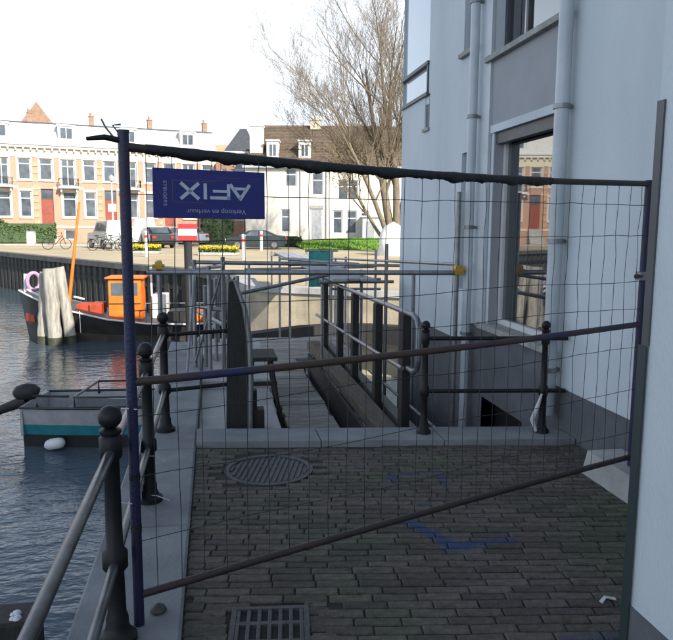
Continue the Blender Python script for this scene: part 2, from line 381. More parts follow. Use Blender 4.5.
# pavers
def proj(p):
    d = Vector(p) - Vector((0, 0, HC)); cy, sy, cp, sp = math.cos(YAW), math.sin(YAW), math.cos(PITCH), math.sin(PITCH)
    rt = Vector((cy, -sy, 0)); fw = Vector((sy * cp, cy * cp, -sp)); up = rt.cross(fw); z = d.dot(fw)
    return (336.5 + FPX * d.dot(rt) / z, 320 - FPX * d.dot(up) / z) if z > .1 else (-999, -999)
BW, BH, JG = .200, .0630, .006
cq, sq = math.cos(QA), math.sin(QA)
def l2w(u, v): return (u * cq - v * sq, u * sq + v * cq)
GR = (.035, .365, 2.46, 2.86)                  # drain grate rectangle
MC = (.35, 4.60, .30)                         # round cover
def paver_mesh(Lx, i):
    h = BH - JG; b = .005; x, y = Lx / 2, h / 2; rr = random.Random(i)
    j = lambda: rr.uniform(-.0018, .0018)
    lo = [(-x, -y, -.05), (x, -y, -.05), (x, y, -.05), (-x, y, -.05)]
    mi = [(-x + j(), -y + j(), -b), (x + j(), -y + j(), -b), (x + j(), y + j(), -b), (-x + j(), y + j(), -b)]
    tp = [(-x + b + j(), -y + b + j(), j()), (x - b + j(), -y + b + j(), j()), (x - b + j(), y - b + j(), j()), (-x + b + j(), y - b + j(), j())]
    fs = [(8, 9, 10, 11)]
    for k in range(2):
        for q in range(4): fs.append((4 * k + q, 4 * k + (q + 1) % 4, 4 * k + 4 + (q + 1) % 4, 4 * k + 4 + q))
    return lo + mi + tp, fs
variants = [paver_mesh(BW - JG, i) for i in range(6)]
pme = []
for i, (v, f) in enumerate(variants): pme.append(MB().add(v, f).mesh('brick', 'paver'))
spots = []
row = 0
vv = -4.0
while vv < 5.45:
    off = random.uniform(0, BW) if random.random() < .35 else (BW / 2 if row % 2 else 0) + random.uniform(-.02, .02)
    uL, uR = -.155 / cq + vv * math.tan(QA), None
    # row runs from the coping to the wall
    pu = lambda X: (X + vv * sq) / cq
    a, b = pu(-.148), pu(W - .01)
    if l2w(pu(1.45), vv)[1] < 2.16: b = min(b, pu(1.44))
    x = a
    n0 = -((off) % BW)
    u = a + n0
    while u < b:
        s, e = max(u, a), min(u + BW, b)
        if e - s > .035:
            wx, wy = l2w((s + e) / 2, vv); 
            hx = (e - s) / 2
            ok = wy < stripY(wx) - .034
            if GR[0] - hx * .8 < wx < GR[1] + hx * .8 and GR[2] - .02 < wy < GR[3] + .02: ok = False
            if math.hypot(wx - MC[0], (wy - MC[1])) < MC[2] + .05: ok = False
            if ok: spots.append((wx, wy, e - s - JG))
        u += BW
    vv += BH; row += 1
# short closers round the grate
for k in range(int((GR[3] - GR[2]) / BH) + 1):
    yy = GR[2] + k * BH + .02
    for sx in (-1, 1):
        cx = GR[0] - .055 if sx < 0 else GR[1] + .055
        if cx - .05 > -.14: spots.append((cx, yy, .10))
def seen(q):
    x, y = proj((q[0], q[1], 0)); return -15 < x < 688 and y < 655
vis = [q for q in spots if seen(q)]
vis.sort(key=lambda q: q[0] ** 2 + q[1] ** 2)
near = set(map(tuple, vis[:300]))
rest = MB()
for q in spots:
    wx, wy, ln = q; i = random.randrange(6); dz = random.uniform(-.004, .002); rz = QA + random.gauss(0, .008); sx = ln / (BW - JG)
    tx, ty = random.gauss(0, .012), random.gauss(0, .006)
    if q in near:
        o = bpy.data.objects.new('brick', pme[i]); col.objects.link(o); o.parent = yard; o.location = (wx, wy, dz); o.rotation_euler = (tx, ty, rz); o.scale = (sx, 1, 1)
    else:
        mt = Matrix.Translation((wx, wy, dz)) @ Matrix.Rotation(rz, 4, 'Z') @ Matrix.Rotation(tx, 4, 'X') @ Matrix.Rotation(ty, 4, 'Y') @ Matrix.Diagonal((sx, 1, 1, 1))
        v, f = variants[i]; rest.add([mt @ Vector(p) for p in v], f)
part(rest, 'bricks', 'paver', yard, kind='stuff')
# coping stones along the water
cop = bpy.data.objects.new('quay_coping', None); col.objects.link(cop); cop['kind'] = 'structure'; cop.location = (-.375, 0, 0)
y = -12.0
while y < 9.9:
    ln = random.uniform(1.05, 1.35); x1 = -.152
    z = random.uniform(.012, .02)
    y1 = min(y + ln, 9.9) - .012
    part(MB().box(-.60 + .375, x1 + .375, y, y1, -.22, z, bev=.012), 'coping_stone', 'concrete', cop)
    y += ln
# cross beam of concrete at the end of the yard
m = MB(); x = -.148
beam = bpy.data.objects.new('concrete_kerb', None); col.objects.link(beam); beam['kind'] = 'structure'
while x < W - .02:
    xe = min(x + random.uniform(.9, 1.1), W - .005)
    p = [(x, stripY(x)), (xe - .008, stripY(xe)), (xe - .008, stripY(xe, 1)), (x, stripY(x, 1))]
    part(MB().prism(p, -.35, .035 + random.uniform(0, .006), 'z'), 'kerb_stone', 'concrete', beam)
    x = xe
part(MB().prism([(-.1, stripY(0) + .06), (2.7, stripY(2.7) + .06), (2.7, stripY(2.7, 1) - .03), (-.1, stripY(0, 1) - .03)], -2.6, -.352, 'z'), 'kerb_footing', 'quaybrick', beam)

# far ground
FQ = [(-60, 57), (-30, 53), (-11.6, 41.6), (-3.72, 29.6), (-.46, 25.3), (.75, 21.5)]
LK = [(.75, 21.5), (.78, 18.9), (.92, 17.9), (1.35, 17.4), (2.0, 17.1), (2.65, 16.7), (3.3, 16.2), (4.5, 15.6), (14, 14)]
poly = [(-320, 62)] + FQ + LK[1:] + [(320, 14), (320, 620), (-320, 620)]
m = MB().prism(poly, -.2, 0.0, 'z'); struct(m, 'quay_pavement', 'gravel')
m = MB().quad((-90, 60.2, .004), (60, 50.6, .004), (60, 55.0, .004), (-90, 64.0, .004))
struct(m, 'road', 'asphalt')
m = MB().prism([(-90, 60.0), (60, 50.35), (60, 50.6), (-90, 60.25)], .0, .11, 'z'); struct(m, 'road_kerb', 'concrete_lite')

# sheet-piled far quay wall and lock wall
sw = thing('sheet_pile_wall', 'dark sheet pile quay wall across the canal, behind the orange cabined tug', 'wall', (-11.6, 41.6, WZ))
def pt_on(poly, s):
    for a, b in zip(poly, poly[1:]):
        d = math.dist(a, b)
        if s <= d: t = s / d; return (a[0] + (b[0] - a[0]) * t, a[1] + (b[1] - a[1]) * t), math.atan2(b[1] - a[1], b[0] - a[0])
        s -= d
    return poly[-1], math.atan2(poly[-1][1] - poly[-2][1], poly[-1][0] - poly[-2][0])
tot = sum(math.dist(a, b) for a, b in zip(FQ, FQ[1:]))
pm = MB().prism([(-.26, 0), (-.15, -.16), (.15, -.16), (.26, 0)], 0, 2.5 - .24 + .12, 'z').mesh('pile', 'sheet')
s = 30.0
while s < tot - .1:
    (px, py), a = pt_on(FQ, s)
    o = bpy.data.objects.new('pile', pm); col.objects.link(o); o.parent = sw
    o.location = (px + 11.6, py - 41.6, -.6); o.rotation_euler = (0, random.gauss(0, .006), a); s += .56
for a, b in zip(FQ[1:], FQ[2:]):
    an = math.atan2(b[1] - a[1], b[0] - a[0]); ln = math.dist(a, b)
    cx, cy = (a[0] + b[0]) / 2, (a[1] + b[1]) / 2
    mm = MB().box(cx - ln / 2 - .05, cx + ln / 2 + .05, cy - .24, cy + .25, -.16, .06, rz=an)
    part(mm, 'cap_beam', 'capbeam', sw, world=True)
    mm = MB().box(cx - ln / 2, cx + ln / 2, cy - .22, cy - .15, -.75, -.6, rz=an); part(mm, 'waling', 'timber_dark', sw, world=True)
    mm = MB().box(cx - ln / 2, cx + ln / 2, cy + .01, cy + .2, WZ - .6, -.21, rz=an); part(mm, 'backing', 'sheet', sw, world=True)

lk_ = thing('lock_wall', 'curved tan rendered lock wall beyond the scaffold boards', 'wall', (2.1, 19.6, WZ))
mm = MB()
def arcpoly(P, off):
    out = []
    for i, p in enumerate(P):
        a = P[max(i - 1, 0)]; b = P[min(i + 1, len(P) - 1)]; d = Vector((b[0] - a[0], b[1] - a[1])).normalized()
        out.append((p[0] + d.y * off, p[1] - d.x * off))
    return out
fr, bk = arcpoly(LK, .04), arcpoly(LK, -.35)
def ribbon(mm, A, B, z0, z1):
    n = len(A)
    for i in range(n - 1):
        mm.add([(*A[i], z0), (*A[i + 1], z0), (*B[i + 1], z0), (*B[i], z0), (*A[i], z1), (*A[i + 1], z1), (*B[i + 1], z1), (*B[i], z1)],
               [(4, 5, 6, 7), (0, 1, 5, 4), (2, 3, 7, 6), (0, 4, 7, 3), (1, 2, 6, 5)])
ribbon(mm, fr, bk, WZ - .5, -.02); part(mm, 'wall_face', 'tan', lk_, world=True)
mm = MB(); ribbon(mm, arcpoly(LK, .10), arcpoly(LK, -.40), -.02, .12); part(mm, 'coping', 'concrete_lite', lk_, world=True)
# low timber fender curving in front of it
FD = [(.30, 14.3), (.62, 14.5), (1.1, 14.85), (1.9, 15.4), (2.7, 15.7), (3.6, 15.5), (5, 14.6)]
mm = MB(); ribbon(mm, arcpoly(FD, .16), arcpoly(FD, -.16), -1.02, -.60)
fd = thing('fender_beam', 'dark curved timber fender beam low in front of the tan lock wall', 'beam', (2, 16, WZ))
part(mm, 'beam', 'timber_dark', fd, world=True)
for px, py in ((.75, 14.6), (1.9, 15.4), (3.2, 15.6), (4.8, 14.75)):
    part(MB().tube([(px, py, WZ - .5), (px, py, -1.0)], .13, 8), 'post', 'timber_dark', fd, world=True)

# ================================================================== RIGHT BUILDING
# local frame: origin (W,0,0), rz=-90deg, local x = -worldY, local y = world X - W, outward = -y
bl = thing('rendered_building', 'pale grey rendered building along the right side of the quay', 'building', (W, 0, 0), -math.pi / 2)
def Zk(z): return HC + (z - HC) * K
TOP = 7.5; PTOP = 7.2  # unseen height and depth of the building shaped to steer its shadow
yC = 10.07
holes = []   # (-Yfar, -Ynear, z0, z1)
BIG = (-6.47 * K, -5.13 * K, Zk(.70), Zk(2.53)); UP = (-6.54 * K, -5.11 * K, Zk(3.24), Zk(4.9))
NARU = (-7.38 * K, -6.98 * K, Zk(3.45), Zk(4.9)); NARL = (-7.34 * K, -7.02 * K, Zk(.97), Zk(2.42))
BALC = (-yC, -8.6 * K, Zk(3.26), Zk(5.4)); SLIT = (-8.74 * K, -8.54 * K, Zk(2.85), Zk(3.26))
UP2 = (UP[0], UP[1], Zk(5.9), Zk(6.9)); HOLE = (-6.55 * K, -5.6 * K, -.75, -.10)
holes = [(BIG[0], BIG[1], BIG[2], BIG[3]), (UP[0], UP[1], UP[2], UP[3]), NARU, NARL, UP2, SLIT]
mb = MB()
facade(mb, -yC, -2.15, -2.6, TOP, [*holes, BALC, HOLE], .20)
# end wall, return, tops
mb.quad((-yC, 0, -2.6), (-yC, 2.4, -2.6), (-yC, 2.4, Zk(3.26)), (-yC, 0, Zk(3.26)))
mb.quad((-yC, 0, Zk(5.4)), (-yC, 2.4, Zk(5.4)), (-yC, 2.4, TOP), (-yC, 0, TOP))
mb.quad((-yC, 1.3, Zk(3.26)), (-yC, 2.4, Zk(3.26)), (-yC, 2.4, Zk(5.4)), (-yC, 1.3, Zk(5.4)))
mb.quad((-yC, 0, TOP), (58, 0, TOP), (58, 2.4, TOP), (-yC, 2.4, TOP))
mb.quad((-yC, 2.4, -2.6), (58, 2.4, -2.6), (58, 2.4, TOP), (-yC, 2.4, TOP))
mb.quad((58, -1.27, -2.6), (58, 2.4, -2.6), (58, 2.4, TOP), (58, -1.27, TOP))
mb.quad((-2.15, 0, PTOP - .2), (58, 0, PTOP - .2), (58, 0, TOP), (-2.15, 0, TOP))
part(mb, 'wall', 'stucco', bl)
nw = MB()
facade(nw, -2.15, 58, -.3, PTOP, [(4, 5.5, 1, 2.6), (9, 10.5, 1, 2.6), (4, 5.5, 4, 5.6), (9, 10.5, 4, 5.6)], .2, y=-1.27)
nw.quad((-2.15, -1.27, -.3), (-2.15, .05, -.3), (-2.15, .05, PTOP), (-2.15, -1.27, PTOP))
nw.quad((-2.15, -1.27, PTOP), (58, -1.27, PTOP), (58, .05, PTOP), (-2.15, .05, PTOP))
part(nw, 'projecting_wall', 'stucco', bl)
for a, b, c, d in ((4, 5.5, 1, 2.6), (9, 10.5, 1, 2.6), (4, 5.5, 4, 5.6), (9, 10.5, 4, 5.6)): window(bl, a, b, c, d, -1.10, gm='glass')
# balcony recess at the far corner
bb = MB()
bb.box(-yC + .01, BALC[1], .012, 1.29, Zk(3.26) - .12, Zk(3.26) - .004).box(-yC + .01, BALC[1], .012, 1.29, Zk(5.4) + .004, Zk(5.4) + .12)
bb.quad((BALC[1], 0.2, Zk(3.26)), (BALC[1], 1.3, Zk(3.26)), (BALC[1], 1.3, Zk(5.4)), (BALC[1], .2, Zk(5.4)))
part(bb, 'balcony_floor', 'stucco', bl)
g = part(MB().box(-yC + .03, BALC[1] - .03, .03, .05, Zk(3.30), Zk(5.3)), 'balcony_glass', 'glass_pale', bl)
part(MB().box(-yC - .01, BALC[1] + .01, -.03, .06, Zk(3.615), Zk(3.655)), 'balcony_handrail', 'frame_dark', bl)
part(MB().box(-yC - .01, BALC[1] + .01, -.035, .08, Zk(3.245), Zk(3.285)), 'balcony_cap', 'frame_dark', bl)
part(MB().box(BALC[1] - .035, BALC[1] - .003, -.02, .04, Zk(3.29), Zk(3.61)), 'balcony_post', 'frame_dark', bl)
part(MB().box(SLIT[0] + .003, SLIT[1] - .003, .02, .06, SLIT[2] + .003, SLIT[3] - .003), 'slot_lining', 'frame_dark', bl)
part(MB().box(SLIT[0] - .02, SLIT[1] + .02, -.03, .1, SLIT[2] - .035, SLIT[2] + .002), 'slot_sill', 'sillstone', bl)
# plinth: proud of the wall by 3 mm
pb = MB(); facade(pb, -yC + .002, -2.16, -2.58, .375, [HOLE], .2, y=-.004)
pb.quad((-yC + .002, -.004, .375), (-2.16, -.004, .375), (-2.16, .1, .375), (-yC + .002, .1, .375))
part(pb, 'plinth', 'plinth', bl)
# taller grey apron under the big window
part(MB().box(-7.0 * K, BIG[1] + .08, -.012, -.006, .377, BIG[2] - .06), 'apron_panel', 'plinth', bl)
part(MB().box(HOLE[0] + .003, HOLE[1] - .003, .15, .19, HOLE[2] + .003, HOLE[3] - .003), 'dark_opening_back', 'pit', bl)  # black panel paints in the darkness of the plinth opening
pb = MB(); pb.box(-2.156, 57.9, -1.276, -1.20, -.28, .31); part(pb, 'projecting_plinth', 'plinth', bl)
# corner guard (upper grey, lower green)
part(MB().box(-2.153, -2.116, -1.278, -1.271, 1.25, 2.06).box(-2.153, -2.1505, -1.270, -1.24, 1.25, 2.06), 'corner_guard', 'guard', bl)
part(MB().box(-2.163, -2.118, -1.283, -1.277, .0, 1.249).box(-2.163, -2.157, -1.2765, -1.24, .0, 1.249), 'corner_guard_foot', 'guard_green', bl)
# grey panel between the windows
part(MB().box(UP[0] + .02, UP[1] - .0, -.010, -.004, BIG[3] + .075, UP[2] - .05), 'spandrel_panel', 'stucco_dark', bl)
# windows
window(bl, BIG[0], BIG[1], BIG[2], BIG[3], .10, .055, 'frame_white', 'glass', th=.07)
part(MB().box(BIG[0] - .0, BIG[0] + .012, .002, .1, BIG[2] + .002, BIG[3] - .002), 'reveal_lining', 'stucco_dark', bl)
part(MB().box(BIG[0] - .10, BIG[1] + .05, -.015, .10, BIG[3] - .002, BIG[3] + .072), 'lintel', 'stucco', bl)
part(MB().box(BIG[0] + .01, BIG[1] - .01, .02, .1, BIG[3] - .11, BIG[3] - .006), 'shutter_box', 'frame_dark', bl)
part(MB().box(BIG[0] - .12, BIG[1] + .06, -.075, .10, BIG[2] - .055, BIG[2] + .001), 'window_sill', 'sillstone', bl)
window(bl, UP[0], UP[1], UP[2], UP[3], .10, .055, 'frame_dark', 'glass', mull=(.33,), th=.07)
part(MB().box(UP[0] - .08, UP[1] + .05, -.07, .10, UP[2] - .05, UP[2] + .001), 'window_sill', 'sillstone', bl)
window(bl, UP2[0], UP2[1], UP2[2], UP2[3], .10, .055, 'frame_dark', 'glass', mull=(.33,), th=.07)
window(bl, NARU[0], NARU[1], NARU[2], NARU[3], .12, .05, 'frame_dark', 'glass')
part(MB().box(NARU[0] - .04, NARU[1] + .04, -.05, .10, NARU[2] - .045, NARU[2] + .001), 'window_sill', 'sillstone', bl)
window(bl, NARL[0], NARL[1], NARL[2], NARL[3], .12, .05, 'frame_dark', 'glass')
# downpipes with brackets
for py, zb, r, zt in ((6.84 * K, -1.7, .047, TOP - .3), (4.99 * K, .15, .055, TOP - .3)):
    dp = part(MB().tube([(-py, -.085, zb), (-py, -.085, zt)], r, 14), 'downpipe', 'pvc', bl)
    zz = .5
    while zz < 8:
        part(MB().tube([(-py, -.085, zz), (-py, -.085, zz + .035)], r + .012, 14).box(-py - .02, -py + .02, -.085, -.005, zz + .004, zz + .03), 'pipe_bracket', 'galv', dp)
        zz += 1.02 if py < 6 else 1.12
# slim white trim strip left of the big window
part(MB().box(-6.66 * K, -6.53 * K, -.035, -.005, Zk(.66), TOP - .5), 'trim_strip', 'pvc', bl)

# ================================================================== SITE FENCE
FL, FR_ = Vector((-.34, 2.77, 0)), Vector((2.55, 3.83, 0)); FD_ = (FR_ - FL).normalized(); FN = Vector((FD_.y, -FD_.x, 0))   # FN points to the camera side
FLEN = (FR_ - FL).length
def fz(s, k):        # heights of the left and right ends: the panel's right foot is lifted by its block and it is a little racked
    t = s / FLEN; return k[0] + (k[1] - k[0]) * t
def fp(s, z, off=0.0): p = FL + FD_ * s + FN * off; return (p.x, p.y, z)
fence = thing('site_fence', 'blue and rusty wire mesh site fence panel standing across the brick yard', 'fence', (FL.x, FL.y, 0))
part(MB().tube([fp(.018, .018), fp(.018, 1.985)], .021, 14).tube([fp(.018, 1.985), fp(.018, 1.995)], .0225, 14), 'post', 'fence_blue', fence, world=True)
part(MB().tube([fp(3.074, .175), fp(3.072, 1.925)], .021, 14), 'post', 'fence_blue', fence, world=True)
def railpts(za, zb, sag=0.0): return [fp(s, fz(s, (za, zb)) - sag * math.sin(math.pi * s / FLEN)) for s in [.018 + (3.055) * i / 14 for i in range(15)]]
part(MB().tube(railpts(1.935, 1.905, .03), .0165, 12), 'top_rail', 'fence_dark', fence, world=True)
part(MB().tube(railpts(1.035, 1.066, .015), .0175, 12), 'middle_rail', 'fence_mixed', fence, world=True)
part(MB().tube(railpts(.147, .232, -.012), .0165, 12), 'bottom_rail', 'fence_dark', fence, world=True)
# torn black plastic along the top rail
mm = MB(); pts, rs = [], []
for i in range(150):
    s = .10 + i * .0145; z = fz(s, (1.935, 1.905)) - .03 * math.sin(math.pi * s / FLEN)
    lump = max(0, math.sin(s * 9.1) * math.sin(s * 23.7 + 1)) * .008 + random.uniform(0, .004)
    pts.append(fp(s, z - lump * .7, random.uniform(-.002, .002))); rs.append(.0185 + lump)
mm.tube(pts, rs, 8)
part(mm, 'torn_wrap', 'black_plastic', fence, world=True)
# mesh wires
zt0, zb0 = (1.935, 1.905), (.147, .232)
i = 0; s = .10
while s < FLEN - .02:
    zt = fz(s, zt0) - .03 * math.sin(math.pi * s / FLEN); zb = fz(s, zb0) + .012 * math.sin(math.pi * s / FLEN)
    a = random.uniform(-.004, .004); wv = .006 if s > 1.9 else .002
    P = [fp(s + random.gauss(0, wv * .55) + a * math.sin(k * .8), zb + (zt - zb) * k / 12, random.gauss(0, .003)) for k in range(13)]
    part(MB().tube(P, .0017, 5), 'vertical_wire', 'wire', fence, world=True); s += .1005
for zz in (.40, .66, .92, 1.17, 1.335, 1.60, 1.78):
    P = [fp(.03 + (FLEN - .05) * k / 24, fz(FLEN * k / 24, (zz - .02, zz + .0)) + random.gauss(0, .0018) + (-.008 * math.sin(k * .5 + zz * 7) if zz < 1.5 else 0), .004) for k in range(25)]
    part(MB().tube(P, .0018, 5), 'horizontal_wire', 'wire', fence, world=True)
part(MB().tube([fp(2.98, 1.36, .02), fp(3.19, 1.36, .02)], .008, 8).tube([fp(2.98, 1.36, .02), fp(3.0, 1.36, .02)], .014, 8), 'coupler_bolt', 'fence_dark', fence, world=True)
part(MB().tube([fp(3.05, 1.335, 0), fp(3.05, 1.385, 0)], .03, 12), 'coupler', 'galv', fence, world=True)
part(MB().tube([fp(.018, 1.955), fp(-.05, 1.965), fp(-.115, 1.955)], [.012, .011, .007], 8), 'hook', 'iron_black', fence, world=True)
part(MB().tube([fp(-.02, 1.97), fp(-.045, 2.0), fp(-.06, 2.03)], .004, 6).tube([fp(.0, 1.985), fp(-.02, 2.01), fp(.01, 2.015)], .004, 6), 'tie_wire', 'galv', fence, world=True)
part(MB().tube([fp(.018, .64), fp(.018, .665)], .0225, 12), 'tape_band', 'black_plastic', fence, world=True)
part(MB().tube([fp(.018, .42), fp(.018, .455)], .0222, 12), 'tape_band', 'black_plastic', fence, world=True)
for s, z, dx in ((.03, .93, .05), (.0, .55, -.04)):
    part(MB().tube([fp(s, z, .024), fp(s - .03, z + .004, .01), fp(s - .05, z, -.02)], .0025, 6), 'cable_tie', 'paper', fence, world=True)
# concrete foot at the wall
fb = MB()
fb.add([(2.43, 3.46, 0), (2.70, 3.46, 0), (2.70, 4.20, 0), (2.43, 4.20, 0), (2.45, 3.49, .165), (2.70, 3.49, .165), (2.70, 4.17, .165), (2.45, 4.17, .165)],
       [(3, 2, 1, 0), (4, 5, 6, 7), (0, 1, 5, 4), (1, 2, 6, 5), (2, 3, 7, 6), (3, 0, 4, 7)])
solo(fb, 'concrete_foot', 'concrete_lite', 'pale concrete foot block under the fence post at the wall', 'foot block')

# AFIX sign: hangs upside down on the fence, facing the camera
s0, s1, z0s, z1s = .119, .584, 1.672, 1.862
cs = (s0 + s1) / 2; c = fp(cs, 0, .012)
sg = thing('hanging_sign', 'blue sign with white lettering hung upside down under the fence top rail', 'sign', (c[0], c[1], z0s), math.atan2(FD_.y, FD_.x))
hw = (s1 - s0) / 2; hh = z1s - z0s
part(MB().box(-hw, hw, -.006, 0, 0, hh, bev=.0015), 'panel', 'signblue', sg)
def text_mesh(txt, size, bold=0):
    cu = bpy.data.curves.new('lettering', 'FONT'); cu.body = txt; cu.size = size; cu.align_x = 'CENTER'; cu.align_y = 'CENTER'; cu.extrude = .0004; cu.offset = bold
    o = bpy.data.objects.new('lettering', cu); col.objects.link(o); bpy.context.view_layer.update()
    me = bpy.data.meshes.new_from_object(o.evaluated_get(bpy.context.evaluated_depsgraph_get())); bpy.data.objects.remove(o); return me
def place_text(txt, size, x, z, ang, material, sxx=1, bold=0):
    me = text_mesh(txt, size, bold); mt = Matrix.Translation((x, -.0075, z)) @ Matrix.Rotation(math.pi / 2, 4, 'X') @ Matrix.Rotation(ang, 4, 'Z') @ Matrix.Diagonal((sxx, 1, 1, 1))
    me.transform(mt); me.materials.clear(); me.materials.append(M[material]); me.name = 'lettering'
    o = bpy.data.objects.new('lettering', me); col.objects.link(o); o.parent = sg; return o
# main word drawn as strokes in its own upright frame, then turned by 180 degrees
mm = MB()
def stroke(p, q, t):
    p, q = Vector(p), Vector(q); d = (q - p).normalized(); nn = Vector((-d.y, d.x)) * t / 2
    pts = [p + nn, p - nn, q - nn, q + nn]
    mm.add([(-x, -.0082, -y) for x, y in pts] + [(-x, -.006, -y) for x, y in pts], [(0, 1, 2, 3), (7, 6, 5, 4), (0, 1, 5, 4), (1, 2, 6, 5), (2, 3, 7, 6), (3, 0, 4, 7)])
Hh, T = .062, .0135
def A(x, wd): stroke((x, 0), (x + wd * .52, Hh), T); stroke((x + wd * .48, Hh - .004), (x + wd, 0), T); stroke((x + wd * .2, .017), (x + wd * .84, .017), T * .8)
A(-.150, .085)
stroke((-.058, 0), (-.058, Hh), T); stroke((-.0645, Hh - T / 2), (.020, Hh - T / 2), T * .9); stroke((-.052, Hh * .47), (.008, Hh * .47), T * .8)
stroke((.040, 0), (.040, Hh), T)
stroke((.066, 0), (.140, Hh), T); stroke((.066, Hh), (.140, 0), T)
mm.v = [(x + .015, y, z + hh * .56 + Hh / 2 - .0) for x, y, z in mm.v]
part(mm, 'lettering', 'signtext', sg)
place_text('Verkoop en verhuur', .027, .022, hh * .145, math.pi, 'signdim', 1.12)
place_text('STEIGERS', .019, -hw + .045, hh * .5, -math.pi / 2, 'signdim', 1.25)
mm = MB()
for a, b, c_, d in ((-.158, -.155, .06, .147), (-.158, .02, .144, .147), (-.158, -.03, .06, .0625), (.02, .20, .160, .1625), (-.07, .20, .150, .1515)): mm.box(a, b, -.0072, -.0058, c_, d)
part(mm, 'printed_line', 'signline', sg)
for x in (-hw + .02, hw - .03, .0):
    part(MB().tube([(x, -.004, hh - .01), (x, -.02, hh + .03), (x, .012, hh + .072)], .0018, 6), 'cable_tie', 'black_plastic', sg)

# ================================================================== RAILINGS
def iron_post(parent, x, y, z0=.0, h=.92, s=1.0):
    pr = [(.062, 0), (.062, .025), (.045, .04), (.036, .07), (.036, .10), (.030, .12), (.027, .29), (.040, .31), (.040, .37), (.027, .39), (.024, h - .20), (.034, h - .185), (.036, h - .11), (.028, h - .10), (.034, h - .09), (.034, h - .08), (.020, h - .072)]
    p = part(MB().lathe([(r * s, q) for r, q in pr], x, y, z0, 16), 'post', 'iron_black', parent, world=True)
    br = .037 * s
    ball = [(.015 * s, h - .075)] + [(max(.002, br * math.sin(math.pi * k / 10)), h - .076 + br - br * math.cos(math.pi * k / 10)) for k in range(1, 11)]
    part(MB().lathe(ball, x, y, z0, 14), 'finial', 'iron_black', p, world=True)
    return p
qr = thing('quay_railing', 'black iron railing with ball finials along the canal edge on the left', 'railing', (-.395, 3, 0.0))
py = [-1.75, -.34, 1.12, 2.68, 4.12, 5.56]
for yy in py: iron_post(qr, -.395, yy, .016, .94, 1.22)
for a, b in zip(py, py[1:]):
    for z in (.79, .345):
        part(MB().tube([(-.395, a + .03, z), (-.395, b - .03, z)], .019, 12), 'rail', 'rail_grey', qr, world=True)
for z in (.79, .345): part(MB().tube([(-.37, 5.56, z), (.13, 5.72, z)], .017, 12), 'rail', 'iron_black', qr, world=True)
part(MB().add([(-.44, 4.10, .05), (-.435, 3.90, .06), (-.43, 3.92, .36), (-.435, 4.09, .40), (-.437, 4.10, .05), (-.432, 3.90, .06), (-.427, 3.92, .36), (-.432, 4.09, .40)],
              [(0, 1, 2, 3), (7, 6, 5, 4), (0, 4, 5, 1), (1, 5, 6, 2), (2, 6, 7, 3), (3, 7, 4, 0)]), 'plastic_scrap', 'paper', qr, world=True)
for z, dx in ((.30, .10), (.06, .12)):
    part(MB().tube([(-.40, 4.09, z), (-.35, 4.05, z + .01), (-.395 + dx, 4.05, z - .025)], .003, 6), 'cable_tie', 'paper', qr, world=True)

rr = thing('kerb_railing', 'black iron railing with two finial posts on the concrete kerb beside the wall', 'railing', (1.6, 5.2, .03))
A_, B_ = (1.60, 5.12), (2.53, 5.0)
for q in (A_, B_): iron_post(rr, q[0], q[1], .036, .90, .92)
for z in (.79, .375):
    part(MB().tube([(A_[0], A_[1], z), (B_[0], B_[1], z)], .0165, 12), 'rail', 'iron_black', rr, world=True)
    part(MB().tube([(B_[0], B_[1], z), (W - .02, 4.975, z)], .0165, 12), 'rail', 'iron_black', rr, world=True)
part(MB().tube([(2.47, 4.97, .06), (2.44, 4.98, .15), (2.475, 4.97, .26), (2.50, 4.96, .36)], [.012, .02, .017, .008], 8), 'wrapped_plastic', 'paper', rr, world=True)

# footbridge balustrade beyond the kerb
fbr = thing('footbridge_railing', 'footbridge side with five dark flat posts and a pale looped handrail', 'railing', (1.8, 8.8, -.32))
for k, (yy, zt) in enumerate(((6.42, .82), (7.55, .80), (8.84, .79), (9.92, .77), (11.3, .74))):
    part(MB().box(1.76, 1.84, yy - .07, yy + .07, -.55, zt - .01, bev=.008), 'post', 'timber_dark', fbr, world=True)
part(MB().tube([(1.8, 11.9, .735), (1.8, 9, .79), (1.8, 6.15, .835), (1.8, 6.02, .81), (1.8, 5.97, .73), (1.8, 5.97, .45), (1.8, 6.0, .36), (1.8, 6.1, .315), (1.8, 6.3, .31)], .026, 10), 'handrail', 'galv', fbr, world=True)
part(MB().tube([(1.745, 6.3, .31), (1.745, 9, .21), (1.745, 11.9, .11)], .022, 10), 'middle_rail', 'galv', fbr, world=True)
part(MB().box(1.54, 1.75, 5.58, 11.6, -.44, -.30, bev=.01), 'edge_beam', 'plank_brown', fbr, world=True)
part(MB().box(1.47, 1.51, 5.60, 11.0, -1.05, -.40), 'fascia', 'timber_dark', fbr, world=True)
part(MB().box(1.86, 1.98, 5.55, 11.6, -.50, -.34, bev=.01), 'edge_beam', 'timber_grey', fbr, world=True)
for yy in (6.4, 8.8, 11.3): part(MB().tube([(1.7, yy, WZ - .4), (1.7, yy, -.44)], .10, 10), 'pile', 'timber_dark', fbr, world=True)

